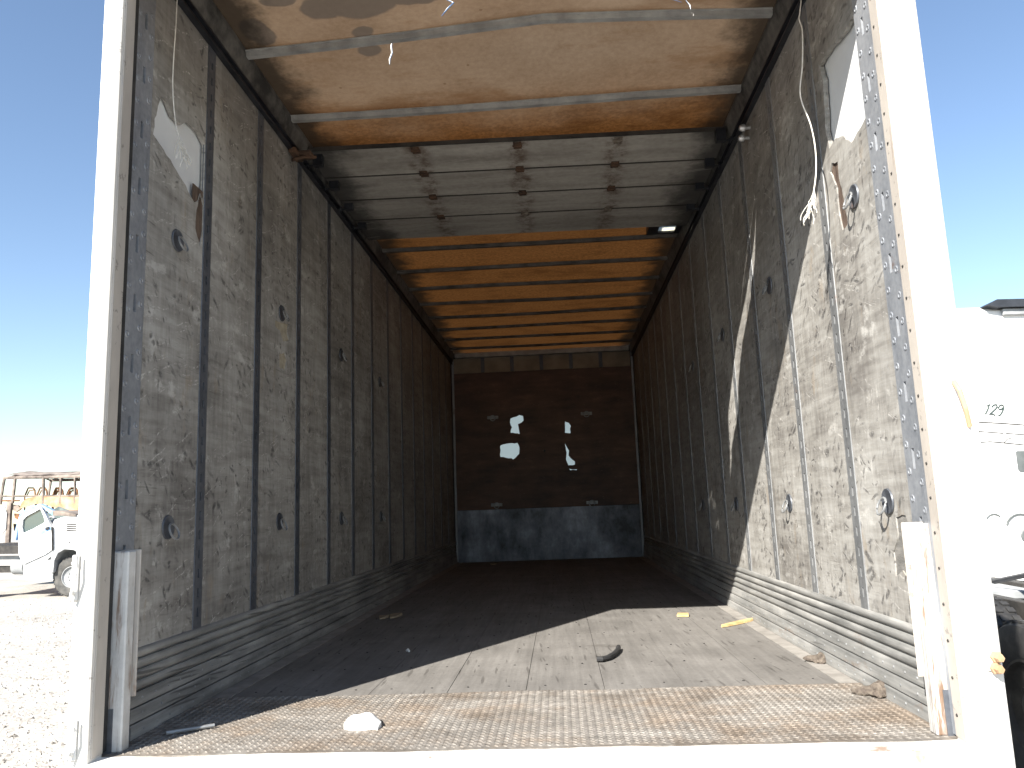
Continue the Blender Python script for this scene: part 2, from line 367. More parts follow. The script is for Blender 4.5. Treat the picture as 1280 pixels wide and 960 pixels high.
# ------------------------------------------------------------------ mesh helpers
class MB:
    def __init__(s): s.v = []; s.f = []
    def add(s, vs_, fs):
        o = len(s.v); s.v += [tuple(p) for p in vs_]; s.f += [tuple(i + o for i in f) for f in fs]; return s
    def box(s, x0, x1, y0, y1, z0, z1, c=0.0):
        """box; c chamfers the long edges so that edges catch light"""
        if c <= 0:
            return s.add([(x0, y0, z0), (x1, y0, z0), (x1, y1, z0), (x0, y1, z0), (x0, y0, z1), (x1, y0, z1), (x1, y1, z1), (x0, y1, z1)],
                         [(0, 3, 2, 1), (4, 5, 6, 7), (0, 1, 5, 4), (1, 2, 6, 5), (2, 3, 7, 6), (3, 0, 4, 7)])
        bm = bmesh.new(); bmesh.ops.create_cube(bm, size=1)
        for v in bm.verts: v.co = Vector(((x0 + x1) / 2 + v.co.x * (x1 - x0), (y0 + y1) / 2 + v.co.y * (y1 - y0), (z0 + z1) / 2 + v.co.z * (z1 - z0)))
        bmesh.ops.bevel(bm, geom=bm.edges[:], offset=c, segments=1, affect='EDGES')
        bm.verts.index_update(); s.add([v.co for v in bm.verts], [[v.index for v in f.verts] for f in bm.faces]); bm.free(); return s
    def prism(s, poly, fn, a, b):
        """extrude a 2-D outline between a and b; fn(u, v, t) -> 3-D"""
        n = len(poly); vs_ = [fn(u, v, a) for u, v in poly] + [fn(u, v, b) for u, v in poly]
        return s.add(vs_, [tuple(range(n))[::-1], tuple(range(n, 2 * n))] + [(i, (i + 1) % n, n + (i + 1) % n, n + i) for i in range(n)])
    def tube(s, pts, r, n=8, caps=True):
        pts = [Vector(p) for p in pts]; rs = r if isinstance(r, (list, tuple)) else [r] * len(pts); rings = []
        ref = Vector((0.31, 0.22, .93))
        for i, p in enumerate(pts):
            t = (pts[min(i + 1, len(pts) - 1)] - pts[max(i - 1, 0)]).normalized()
            a = t.cross(ref)
            if a.length < .05: a = t.cross(Vector((1, 0, 0)))
            a.normalize(); b = t.cross(a)
            rings.append([p + (a * math.cos(2 * math.pi * k / n) + b * math.sin(2 * math.pi * k / n)) * rs[i] for k in range(n)])
        vs_ = [q for rg in rings for q in rg]; fs = []
        for i in range(len(pts) - 1):
            for k in range(n): fs.append((i * n + k, i * n + (k + 1) % n, (i + 1) * n + (k + 1) % n, (i + 1) * n + k))
        if caps: fs += [tuple(range(n))[::-1], tuple(range((len(pts) - 1) * n, len(pts) * n))]
        return s.add(vs_, fs)
    def lathe(s, prof, fn, n=16):
        """prof: (radius, height); fn(x, y, h) -> 3-D"""
        vs_ = []; fs = []; k = len(prof)
        for j in range(n):
            a = 2 * math.pi * j / n
            for r, h in prof: vs_.append(fn(r * math.cos(a), r * math.sin(a), h))
        for j in range(n):
            for i in range(k - 1): fs.append((j * k + i, ((j + 1) % n) * k + i, ((j + 1) % n) * k + i + 1, j * k + i + 1))
        return s.add(vs_, fs)
    def cut(s, outline, holes, fn, t0, t1, grid=.12, wob=None):
        """flat sheet with cut-outs, thickness t0 (seen side) to t1 (back)"""
        vs2 = []; ed = []; faces = []
        def ring(poly, sub):
            o = len(vs2); pts = []
            for i, p in enumerate(poly):
                q = poly[(i + 1) % len(poly)]; L = math.hypot(q[0] - p[0], q[1] - p[1]); k = max(1, int(L / sub))
                pts += [(p[0] + (q[0] - p[0]) * j / k, p[1] + (q[1] - p[1]) * j / k) for j in range(k)]
            vs2.extend(Vector(p) for p in pts); n = len(pts)
            ed.extend((o + i, o + (i + 1) % n) for i in range(n)); return pts
        rings = [ring(outline, grid)] + [ring(h, .03) for h in holes]
        us = [p[0] for p in outline]; ws = [p[1] for p in outline]
        u = min(us) + grid
        while u < max(us) - grid * .4:
            w = min(ws) + grid
            while w < max(ws) - grid * .4:
                if inside(u, w, outline): vs2.append(Vector((u + random.uniform(-.01, .01), w + random.uniform(-.01, .01))))
                w += grid
            u += grid
        V, E, F, *_ = delaunay_2d_cdt(vs2, ed, [], 0, 1e-5)
        keep = []
        for f in F:
            c = sum((V[i] for i in f), Vector((0, 0))) / len(f)
            if inside(c.x, c.y, outline) and not any(inside(c.x, c.y, h) for h in holes): keep.append(tuple(f))
        wb = wob or (lambda a, b: 0.0)
        o = len(s.v)
        s.add([fn(p.x, p.y, t0 + wb(p.x, p.y)) for p in V], keep)
        if t1 is not None:
            for pts in rings:
                n = len(pts); s.add([fn(p[0], p[1], t0 + wb(*p)) for p in pts] + [fn(p[0], p[1], t1) for p in pts], [(i, (i + 1) % n, n + (i + 1) % n, n + i) for i in range(n)])
        return s
    def mesh(s, name, center=True):
        xs, ys, zs = zip(*s.v)
        c = Vector(((min(xs) + max(xs)) / 2, (min(ys) + max(ys)) / 2, min(zs))) if center else Vector((0, 0, 0))
        me = bpy.data.meshes.new(name); me.from_pydata([tuple(Vector(p) - c) for p in s.v], [], s.f)
        bm = bmesh.new(); bm.from_mesh(me); bmesh.ops.recalc_face_normals(bm, faces=bm.faces[:]); bm.to_mesh(me); bm.free()
        return me, c
    def build(s, name, mat, parent=None, smooth=False, kind=None, label=None):
        me, c = s.mesh(name); me.materials.append(MAT[mat])
        if smooth:
            for p in me.polygons: p.use_smooth = True
            try: me.set_sharp_from_angle(angle=R(38))
            except Exception: pass
        o = bpy.data.objects.new(name, me); COL.objects.link(o); o.location = c
        if parent is not None: attach(o, parent)
        if kind: o['kind'] = kind
        if label: o['label'] = label
        return o
def inside(x, y, poly):
    r = False; n = len(poly); j = n - 1
    for i in range(n):
        xi, yi = poly[i]; xj, yj = poly[j]
        if (yi > y) != (yj > y) and x < (xj - xi) * (y - yi) / (yj - yi) + xi: r = not r
        j = i
    return r
WORLD = {}
def attach(o, parent):
    """parent whose own frame is only a shift; o.location is given in the thing's local frame"""
    o.parent = parent
    sh = SHIFT.get(parent.name)
    if sh is None: sh = Vector((0, 0, 0))
    loc = o.location.copy(); o.location = loc - sh
    SHIFT[o.name] = loc
SHIFT = {}
def empty(name, loc=(0, 0, 0), parent=None):
    o = bpy.data.objects.new(name, None); COL.objects.link(o); o.empty_display_size = .2; o.location = loc
    SHIFT[o.name] = Vector(loc)
    if parent is not None: attach(o, parent)
    return o
def dup(o, loc, parent=None, scale=None, rot=None):
    """copy sharing mesh data; loc is in the thing's local frame"""
    c = o.copy(); COL.objects.link(c); c.parent = None; c.location = loc
    if rot is not None: c.rotation_euler = rot
    if scale is not None: c.scale = scale
    if parent is not None: attach(c, parent)
    return c
def tag(o, label, cat, group=None, kind=None):
    o['label'] = label; o['category'] = cat
    if group: o['group'] = group
    if kind: o['kind'] = kind
    return o
def ragged(poly, amp=.008, sub=.03):
    out = []
    for i, p in enumerate(poly):
        q = poly[(i + 1) % len(poly)]; L = math.hypot(q[0] - p[0], q[1] - p[1]); k = max(1, int(L / sub))
        for j in range(k):
            t = j / k; out.append((p[0] + (q[0] - p[0]) * t + random.uniform(-amp, amp), p[1] + (q[1] - p[1]) * t + random.uniform(-amp, amp)))
    return out

# ------------------------------------------------------------------ ground
gm = MB(); N_ = 60
def gz(x, y): return 0.03 * mnoise.noise(Vector((x * .25, y * .25, 0))) * min(1, max(0, (abs(x + .1) - 2.0) / 3 + max(0, (y - 12) / 6)))
xs = [-2000, -600, -200, -80] + [-40 + i * 1.0 for i in range(81)] + [80, 200, 600, 2000]
ys = [-600, -100, -20] + [-5 + i * 1.0 for i in range(56)] + [80, 150, 400, 2500]
gv = [(x, y, gz(x, y) if abs(x) < 41 and -6 < y < 51 else 0) for y in ys for x in xs]
gm.add(gv, [(j * len(xs) + i, j * len(xs) + i + 1, (j + 1) * len(xs) + i + 1, (j + 1) * len(xs) + i) for j in range(len(ys) - 1) for i in range(len(xs) - 1)])
ground = gm.build('ground', 'gravel', kind='structure', smooth=True)
st = MB()
for i in range(9000):
    t = random.random()
    y = 3.5 + 17 * t ** 1.5; x = -(.50 + random.random() * .26) * y - .3 if i % 6 else random.uniform(1.6, 2.7)
    if i % 6 == 0: y = random.uniform(2.5, 9)
    s_ = random.choice((.008, .011, .015, .02, .028)); z = gz(x, y)
    a = random.random() * 6.28; ca, sa = math.cos(a) * s_, math.sin(a) * s_; k = random.uniform(.5, 1.0)
    st.add([(x + ca, y + sa, z - .002), (x - sa, y + ca * k, z - .002), (x - ca, y - sa, z - .002), (x + sa, y - ca * k, z - .002),
            (x + ca * .3 - sa * .4, y + sa * .3, z + s_ * random.uniform(.5, .9)), (x - ca * .4, y - sa * .3, z + s_ * random.uniform(.5, .9))],
           [(0, 1, 4), (1, 2, 5), (1, 5, 4), (2, 3, 5), (3, 0, 4), (3, 4, 5)])
o = st.build('gravel', 'stone', kind='stuff'); o['label'] = 'loose pale gravel stones scattered over the yard ground'; o['category'] = 'gravel'

# ------------------------------------------------------------------ the box trailer
XL, XR = -1.38, 1.08                 # lining faces
OXL, OXR = -1.425, 1.170             # outer faces
YD, YF = 2.25, 10.36                 # rear frame face, front lining face
ZF = H(-.672); ZK = H(-.397); ZW = H(1.975); ZR = H(2.13)
S = [2.945, 3.49, 4.07, 4.64, 5.2, 5.77, 6.34, 6.9, 7.47, 8.03, 8.6, 9.17, 9.73, 10.28]
trailer = tag(empty('box_trailer', ((XL + XR) / 2, 6.3, 0)), 'empty white box trailer with open rear, scuffed plywood walls and tan roof', 'trailer')

# --- floor
fl = MB().box(OXL + .01, OXR - .01, 2.36, 10.40, ZF - .13, ZF - .012).build('floor', 'dark_frame', trailer)
edges = [-1.285, -1.045, -.75, -.452, -.155, .139, .437, .735, .993]
for i in range(len(edges) - 1):
    dz = random.uniform(-.0015, .0015)
    MB().box(edges[i] + .0009, edges[i + 1] - .0009, 3.03, YF - .01, ZF - .011, ZF + dz, .0006).build('floor_board', 'floor', fl)
for a, b in ((XL + .002, edges[0] - .002), (edges[-1] + .002, XR - .002)):
    MB().box(a, b, 3.025, YF - .012, ZF - .011, ZF + .002, .001).build('floor_edge_strip', 'sand', fl)
scr = MB()
for y in [3.12 + .405 * k for k in range(18)]:
    for i in range(len(edges) - 1):
        for x in (edges[i] + .07, edges[i + 1] - .07):
            scr.lathe([(0, .0022), (.004, .002), (.005, -.001)], lambda a, b, h, x=x, y=y: (x + a, y + b, ZF + h), 8)
scr.build('floor_screws', 'dark_frame', fl, kind='stuff')
# --- tread plate
tp = MB().cut([(XL + .004, 2.322), (XR - .004, 2.322), (XR - .004, 3.02), (XL + .004, 3.02)], [], lambda u, w, t: (u, w, t), ZF + .004, ZF - .011, .09,
              lambda u, w: .0035 * mnoise.noise(Vector((u * 3, w * 3, 1)))).build('tread_plate', 'tread', trailer)
tl = MB(); P = .025
for j in range(int(.68 / (P * .5))):
    for i in range(int(2.46 / P)):
        x = XL + .02 + i * P + (P / 2 if j % 2 else 0); y = 2.347 + j * P * .5
        if x > XR - .02 or y > 3.012: continue
        a = R(45) if j % 2 else R(-45); L, W_, h = .0105, .0036, .0024
        z = ZF + .004 + .0035 * mnoise.noise(Vector((x * 3, y * 3, 1)))
        c, s_ = math.cos(a), math.sin(a); q = lambda u, v, hh: (x + u * c - v * s_, y + u * s_ + v * c, z + hh)
        tl.add([q(-L, 0, -.0005), q(0, -W_, -.0005), q(L, 0, -.0005), q(0, W_, -.0005), q(-L * .55, 0, h), q(L * .55, 0, h)],
               [(0, 1, 4), (1, 5, 4), (1, 2, 5), (2, 3, 5), (3, 4, 5), (3, 0, 4)])
tl.build('tread_lugs', 'tread', tp, kind='stuff')

# --- side walls
def strip_mesh(w, z0, z1, slot_w, slot_h, pitch, depth=.02):
    """perforated vertical post face in local (along, up) with real slots"""
    b = MB(); us = [-w / 2, -slot_w / 2, slot_w / 2, w / 2]; zs = [z0]; z = z0 + pitch * .6; holes = []
    while z + slot_h < z1 - .03:
        zs += [z, z + slot_h]; z += pitch
    zs.append(z1)
    for r in range(len(zs) - 1):
        for c in range(3):
            u0, u1, a, d = us[c], us[c + 1], zs[r], zs[r + 1]
            if c == 1 and r % 2 == 1:
                b.add([(0, u0, a), (0, u1, a), (0, u1, d), (0, u0, d), (-depth, u0, a), (-depth, u1, a), (-depth, u1, d), (-depth, u0, d)],
                      [(0, 1, 5, 4), (1, 2, 6, 5), (2, 3, 7, 6), (3, 0, 4, 7), (4, 5, 6, 7)])
            else: b.add([(0, u0, a), (0, u1, a), (0, u1, d), (0, u0, d)], [(0, 1, 2, 3)])
    # rolled lips
    for sgn in (-1, 1):
        u = sgn * w / 2
        b.add([(0, u, z0), (0, u, z1), (-depth * .6, u + sgn * .004, z1), (-depth * .6, u + sgn * .004, z0)], [(0, 1, 2, 3)])
    return b
PXL = lambda pts: [(onX(x, y, XL).y, H(onX(x, y, XL).z)) for x, y in pts]
PXR = lambda pts: [(onX(x, y, XR).y, H(onX(x, y, XR).z)) for x, y in pts]
tearsL = {0: [PXL([(202, 119), (194, 150), (192, 167), (213, 200), (232, 232), (243, 252), (256, 247), (262, 214), (264, 194), (250, 168), (239, 154), (231, 152), (226, 156), (217, 146), (210, 128)]),
              PXL([(251, 241), (246, 262), (244, 285), (250, 309), (255, 285), (256, 262)])],
          2: [PXL([(344, 400), (352, 403), (361, 405), (359, 416), (362, 426), (354, 427), (350, 414), (344, 408)]), PXL([(349, 443), (356, 441), (359, 450), (357, 463), (349, 459)])]}
tearsR = {0: [PXR([(1073, 8), (1066, 18), (1056, 40), (1036, 62), (1024, 82), (1029, 100), (1031, 130), (1033, 165), (1037, 186), (1045, 172), (1054, 170), (1064, 178), (1083, 145), (1090, 122), (1091, 98), (1084, 62), (1080, 30)]),
              PXR([(1040, 203), (1038, 214), (1046, 235), (1049, 270), (1053, 288), (1060, 280), (1055, 250), (1049, 222), (1047, 203)]),
              PXR([(1119, 646), (1131, 644), (1141, 668), (1147, 695), (1146, 716), (1136, 728), (1128, 712), (1120, 722), (1117, 690), (1122, 668)])]}
def ringcup(side, y, z, par):
    """recessed pan with a swinging lashing ring"""
    X0 = XL if side < 0 else XR; s = 1 if side < 0 else -1
    cup = MB(); f = lambda a, b, h: (X0 + s * h, y + a, z + b)
    cup.lathe([(.043, .002), (.041, .0070), (.037, .0070), (.033, .0048), (.0, .0044)], f, 20)
    c = cup.build('lashing_pan', 'galv', par, True)
    ring = MB(); tilt = .010
    pts = [(X0 + s * (.016 + tilt * (1 - math.cos(t))), y + .030 * math.sin(t), z + .012 - .030 * (1 - math.cos(t)) * .9) for t in [2 * math.pi * k / 18 for k in range(19)]]
    ring.tube(pts, .0040, 6, False); ring.build('lashing_ring', 'steel', par, True)
def side_wall(side):
    X0 = XL if side < 0 else XR; s = 1 if side < 0 else -1; OX = OXL if side < 0 else OXR
    sk = MB().box(*sorted((OX, OX + s * .003)), 2.345, 10.42, H(-.80), H(2.10))
    ys_ = [2.6 + .305 * k for k in range(26)]
    w = sk.build('side_wall', 'white', trailer)
    inner = X0 - s * .022
    MB().box(*sorted((inner, inner - s * .004)), 2.35, 10.40, ZF, H(2.06)).build('wall_backing', 'white_skin', w)
    tears = tearsL if side < 0 else tearsR
    bounds = [2.485] + S
    for i in range(len(bounds) - 1):
        y0 = bounds[i] + (.036 if i else .004); y1 = bounds[i + 1] - .036
        ph = random.uniform(0, 50)
        wob = lambda u, z, ph=ph, y0=y0, y1=y1: .0035 * mnoise.noise(Vector((u * 2.2, z * 1.3, ph))) * min(1, (u - y0) / .05 + .1, (y1 - u) / .05 + .1)
        holes = [ragged(h, .0035, .022) for h in tears.get(i, [])]
        p = MB().cut([(y0, ZK - .01), (y1, ZK - .01), (y1, ZW), (y0, ZW)], holes, lambda u, z, t: (X0 - s * t, u, z), 0.0, .016, .11, wob)
        p.build('wall_panel', 'ply', w, True)
        for hi, hole in enumerate(holes):
            if i == 0 and hi == 0: continue
            hy = [q[0] for q in hole]; hz = [q[1] for q in hole]
            MB().cut([(min(hy) - .02, min(hz) - .02), (max(hy) + .02, min(hz) - .02), (max(hy) + .02, max(hz) + .02), (min(hy) - .02, max(hz) + .02)], [],
                     lambda u, z, t: (X0 - s * t, u, z), .005, .008, .03).build('torn_veneer', 'pale_wood' if i else ('scrape' if hi == 2 else 'torn_wood'), w)
    first = None
    for y in S[:-1]:
        if first is None:
            me, c = strip_mesh(.066, ZK - .005, ZW, .013, .034, .072).mesh('logistic_post')
            me.materials.append(MAT['galv' if side < 0 else 'galv_sunlit']); first = bpy.data.objects.new('logistic_post', me); COL.objects.link(first)
            first.location = (X0 + s * .003, y, ZK - .005)
            if s < 0: first.scale = (-1, 1, 1)
            # origin was centred in depth: shift so that the face stands 3 mm proud of the lining
            first.location.x = X0 + s * .003 - s * .010
            attach(first, w)
        else: dup(first, (X0 + s * .003 - s * .010, y, ZK - .005), w, (s, 1, 1))
    # wide rear post with stamped rings and long slots
    b = strip_mesh(.115, ZF + .01, ZW + .08, .016, .062, .205, .016)
    z = ZF + .05; k = 0
    while z < ZW:
        for u in (-.036, .036):
            b.lathe([(.0045, .0004), (.0065, .0022), (.0100, .0022), (.0125, .0)], lambda a, c, h, u=u, z=z: (h, u + a, z + c + (.035 if u > 0 else 0)), 8)
        z += .082
    for i_, v in enumerate(b.v): b.v[i_] = (X0 + s * (v[0] + .003), 2.425 + v[1], v[2])
    b.build('rear_logistic_post', 'galv_light', w)
    # kick plates: four rolled slats above, three riveted boards below
    zs = [ZF, ZF + .048, ZF + .094, ZF + .140, ZF + .174, ZF + .208, ZF + .242, ZK]
    for i in range(7):
        z0, z1 = zs[i] + .0015, zs[i + 1] - .0015; b = MB()
        if i < 3: pr = [(0, z0), (.020 - i * .004, z0 + .002), (.020 - i * .004, z1 - .006), (.016 - i * .004, z1), (0, z1)]
        else:
            h = z1 - z0; pr = [(0, z0), (.003, z0), (.008, z0 + h * .18), (.0105, z0 + h * .45), (.009, z0 + h * .75), (.003, z1 - .001), (0, z1)]
        b.prism(pr, lambda u, v, t: (X0 + s * (u + .001), t, v), 2.475, 10.34)
        b.build('kick_slat' if i > 2 else 'rub_board', 'kick', w, True)
    rv = MB()
    for i in range(3):
        y = 2.55
        while y < 10.3:
            rv.lathe([(0, .003), (.003, .0024), (.0045, 0)], lambda a, c, h, y=y, i=i: (X0 + s * (h + .021 - i * .004), y + a, zs[i] + .024 + c), 7)
            y += .085 if i != 1 else .12
    rv.build('kick_rivets', 'steel', w, kind='stuff')
    for k in range(4):
        y = (2.70 if side < 0 else 2.645) + 1.105 * k
        for zz in (1.035, -.02): ringcup(side, y, H(zz), w)
    # angled top trim with door track
    b = MB().prism([(0, H(1.968)), (.026, H(1.968)), (.026, H(1.976)), (.010, H(1.978)), (.010, H(2.006)), (.026, H(2.008)), (.026, H(2.016)), (0, H(2.016))], lambda u, v, t: (X0 + s * u, t, v), 2.36, 10.33)
    b.build('door_track', 'dark_track', w)
    b = MB().prism([(0, H(2.018)), (.022, H(2.018)), (.044, H(2.096)), (.044, H(2.122)), (-.03, H(2.124)), (-.03, H(2.018))], lambda u, v, t: (X0 + s * u, t, v), 2.36, 10.36)
    b.build('roof_rail', 'rail', w)
    return w
wl = side_wall(-1); wr = side_wall(1)

# --- front wall
fw = MB().cut([(OXL, H(-.80)), (OXR, H(-.80)), (OXR, H(2.12)), (OXL, H(2.12))], [], lambda u, z, t: (u, t, z), 10.42, 10.43, .5).build('front_wall', 'front_skin', trailer)
PF = lambda pts: [(onY(x, y, YF).x, H(onY(x, y, YF).z)) for x, y in pts]
z58 = lambda pts: [(580 + x / 6.4, 500 + y / 6.4) for x, y in pts]
fh = [PF(z58(q)) for q in (
    [(370, 150), (372, 200), (382, 215), (370, 240), (372, 262), (410, 268), (446, 270), (440, 225), (432, 195), (462, 182), (474, 165), (470, 125), (440, 122), (420, 132)],
    [(288, 365), (290, 455), (340, 462), (395, 472), (415, 462), (441, 430), (440, 370), (425, 345), (365, 345), (310, 358)],
    [(808, 165), (806, 262), (850, 268), (852, 205), (838, 182), (815, 178)],
    [(808, 345), (818, 400), (818, 470), (832, 525), (888, 520), (886, 490), (850, 460), (834, 440), (838, 405), (822, 375)],
    [(640, 398), (642, 418), (652, 418), (653, 398)], [(846, 552), (848, 561), (903, 561), (903, 553)])]
zb0, zb1 = H(.005), H(1.84)
MB().cut([(XL + .03, zb0), (XR - .03, zb0), (XR - .03, zb1), (XL + .03, zb1)], [ragged(h, .006, .03) for h in fh], lambda u, z, t: (u, t, z), YF, YF + .014, .25,
         lambda u, z: .003 * mnoise.noise(Vector((u * 2, z * 2, 4)))).build('bulkhead_panel', 'brownply', fw)
# opaque liner behind the plywood, open behind the torn places
big = [[(sum(p[0] for p in h) / len(h) + (p[0] - sum(q[0] for q in h) / len(h)) * 1.5, sum(p[1] for p in h) / len(h) + (p[1] - sum(q[1] for q in h) / len(h)) * 1.5) for p in h] for h in fh[:2]]
rx0 = min(p[0] for h in fh[2:4] for p in h) - .05; rx1 = max(p[0] for h in fh[2:4] for p in h) + .08
rz0 = min(p[1] for h in fh[2:4] + [fh[5]] for p in h) - .05; rz1 = max(p[1] for h in fh[2:4] for p in h) + .05
lx0 = min(p[0] for h in fh[:2] for p in h) - .05; lx1 = max(p[0] for h in fh[:2] for p in h) + .05
lz0 = min(p[1] for h in fh[:2] for p in h) - .05; lz1 = max(p[1] for h in fh[:2] for p in h) + .05
MB().cut([(XL - .03, ZF - .1), (XR + .03, ZF - .1), (XR + .03, H(2.12)), (XL - .03, H(2.12))],
         [[(lx0, lz0), (lx1, lz0), (lx1, lz1), (lx0, lz1)], [(rx0, rz0), (rx1, rz0), (rx1, rz1), (rx0, rz1)]], lambda u, z, t: (u, t, z), YF + .030, YF + .045, .4).build('front_liner', 'dark_frame', fw)
MB().box(XL + .03, XR - .03, YF - .004, YF + .012, ZF, zb0 - .003, .002).build('scuff_plate', 'scuff', fw)
for i in range(6):
    x0 = XL + .03 + i * .4; x1 = min(x0 + .393, XR - .03)
    MB().box(x0, x1, YF + .004, YF + .018, zb1 + .004, H(2.05), .002).build('upper_panel', 'ply_back', fw)
for i in range(1, 6):
    x = XL + .0265 + i * .4
    MB().box(x - .025, x + .025, YF - .003, YF + .002, zb1 + .006, H(2.05), .001).build('upper_post', 'galv', fw)
MB().box(XL + .05, XR - .05, YF - .05, YF + .016, H(2.052), H(2.118), .004).build('front_header', 'bow', fw)
for x in (XL + .002, XR - .030): MB().box(x, x + .028, YF - .012, YF + .002, ZF + .01, H(2.05), .003).build('corner_trim', 'galv_light' , fw)
for (px, py) in [(616, 522), (733, 517), (621, 631), (740, 628)]:
    p = onY(px, py, YF)
    b = MB().box(p.x - .075, p.x + .075, YF - .010, YF - .002, H(p.z) - .022, H(p.z) + .022, .003)
    b.tube([(p.x + .036 * math.sin(t), YF - .022 - .004 * math.cos(t), H(p.z) - .01 + .036 * math.cos(t)) for t in [2 * math.pi * k / 14 for k in range(15)]], .007, 6, False)
    b.build('lashing_ring', 'steel', fw, True)

# --- roof: one fibreglass sheet with split seams, pushed up at the third bow
def bump(x, y): return .072 * math.exp(-((x - .03) / .62) ** 2 - ((y - 3.16) / .30) ** 2)
def trace(px, py):
    w = onX(px, py, XR); t = (w.z - 2.13) / .82; q = w + SUN * t; return (q.x, q.y)
slit = [trace(*p) for p in [(946, 262), (943.8, 330), (938, 380), (928.4, 433), (923, 486), (922.3, 522), (918.8, 536), (915, 557), (912.8, 601), (912.6, 557), (911.2, 536), (911.2, 522), (915.6, 486), (922.4, 433), (933.4, 375), (940.4, 330), (944, 300)]]
def crack(pts, w):
    pts = [onZ(x, y, 2.13) for x, y in pts]; n = len(pts); l = []; r_ = []
    for i, p in enumerate(pts):
        d = (pts[min(i + 1, n - 1)] - pts[max(i - 1, 0)]).to_2d().normalized(); k = w * (1 if 0 < i < n - 1 else .25)
        l.append((p.x - d.y * k, p.y + d.x * k)); r_.append((p.x + d.y * k, p.y - d.x * k))
    return l + r_[::-1]
cracks = [crack([(545, -22), (550, -4), (557, 7), (567, 14), (560, 21), (552, 31)], .0042), crack([(491, 55), (489, 62), (490, 70), (487, 77), (487, 83)], .0035),
          crack([(857, 6), (863, 13), (864, 19)], .003), crack([(768, -2), (795, 4), (830, 5), (853, 10)], .003),
          crack([(500, -70), (508, -60), (517, -50), (512, -40)], .006)]
lampc = onZ(833, 278, 2.13)
win = [(lampc.x - .085, lampc.y - .085), (lampc.x + .085, lampc.y - .085), (lampc.x + .085, lampc.y + .085), (lampc.x - .085, lampc.y + .085)]
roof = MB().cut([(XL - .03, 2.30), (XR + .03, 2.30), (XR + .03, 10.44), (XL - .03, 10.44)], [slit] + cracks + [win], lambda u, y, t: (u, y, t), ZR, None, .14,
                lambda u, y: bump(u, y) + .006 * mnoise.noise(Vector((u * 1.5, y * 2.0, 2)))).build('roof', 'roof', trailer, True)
for cr in cracks:
    k = len(cr) // 2; mid_ = [((cr[i][0] + cr[2 * k - 1 - i][0]) / 2, (cr[i][1] + cr[2 * k - 1 - i][1]) / 2) for i in range(k)]
    fb = MB(); vs_ = []
    for i, (a_, c_) in enumerate(mid_):
        l = cr[i]; vs_ += [(l[0], l[1], ZR + bump(*l) + .004), (a_ + (a_ - l[0]) * .35, c_ + (c_ - l[1]) * .35, ZR + bump(a_, c_) + .005)]
    fb.add(vs_, [(2 * i, 2 * i + 1, 2 * i + 3, 2 * i + 2) for i in range(k - 1)]); fb.build('added_crack_fibre', 'lens', roof)  # white strip added over each crack so it looks bright from below
def bow(y, zz=2.112, kink=0.0, sag=.004):
    b = MB(); xs_ = [XL + .045, -.9, -.5, -.15 + .06, .03, .12, .5, XR - .045]
    pr = [(-.026, .0), (-.026, -.003), (-.017, -.004), (-.014, -.026), (.014, -.026), (.017, -.004), (.026, -.003), (.026, 0)]
    n = len(pr); vs_ = []
    for x in xs_:
        if kink: t = kink * max(0, 1 - abs(x - .03) / 1.35)
        else: t = sag * math.sin(x * 2.1 + y * 3)
        vs_ += [(x, y + u + (.01 * math.sin(x * 2 + y)), H(zz) + t + v) for u, v in pr]
    fs = [(i * n + k, i * n + (k + 1) % n, (i + 1) * n + (k + 1) % n, (i + 1) * n + k) for i in range(len(xs_) - 1) for k in range(n)]
    b.add(vs_, fs); o_ = b.build('roof_bow', 'bow' if y < 4 else 'shaded_bow', roof); return o_
for y in (2.55, 3.80, 4.34, 4.86, 5.42, 5.98, 6.55, 7.11, 7.68, 8.24, 8.80, 9.37, 9.93): bow(y)
bow(3.20, kink=.072)
# small skylight patch in a black frame over a roof hole
lp = MB(); x0, x1, y0, y1 = lampc.x - .075, lampc.x + .075, lampc.y - .075, lampc.y + .075; zl = H(2.075)
sk = empty('skylight', (lampc.x, lampc.y, ZR), roof)
for a in ((x0 - .07, x0 + .01, y0 - .03, y1 + .03), (x1 - .01, x1 + .03, y0 - .03, y1 + .03), (x0 + .01, x1 - .01, y0 - .03, y0 + .01), (x0 + .01, x1 - .01, y1 - .01, y1 + .03)):
    lp.box(a[0], a[1], a[2], a[3], zl, ZR + .012)
lp.build('skylight_frame', 'black', sk)
MB().box(x0 + .010, x1 - .010, y0 + .010, y1 - .010, zl + .012, zl + .016).build('skylight_pane', 'lens', sk)

# --- roll-up door pushed under the roof: four panels left hanging on the tracks
door = empty('roll_up_door', ((XL + XR) / 2, 4.85, H(2.04)), trailer)
PY = [4.12, 4.45, 4.79, 5.14, 5.56]
zd = [2.058, 2.040, 2.032, 2.030, 2.034]
for i in range(4):
    y0, y1 = PY[i] + .009, PY[i + 1] - .009; za, zb = H(zd[i]), H(zd[i + 1])
    b = MB(); t = .024
    prof = [(y0, za), (y1, zb), (y1, zb + t), (y0, za + t)]
    b.prism(prof, lambda u, v, tt: (tt, u + .0 + .03 * (tt + .15) / 1.2, v), XL + .040, XR - .040)
    b.build('door_panel', 'door', door)
    MB().prism([(PY[i] - .006, za - .0012), (PY[i] + .0075, za - .0012), (PY[i] + .0075, za + .020), (PY[i] - .006, za + .020)], lambda u, v, tt: (tt, u + .03 * (tt + .15) / 1.2, v), XL + .042, XR - .042).build('panel_joint', 'dark_frame', door)
    if i: MB().prism([(PY[i] - .02, za + .012 + .014), (PY[i] + .02, za + .012 + .014), (PY[i] + .02, za + .030), (PY[i] - .02, za + .030)], lambda u, v, tt: (tt, u + .03 * (tt + .15) / 1.2, v), XL + .045, XR - .045).build('panel_seal', 'rubber', door)
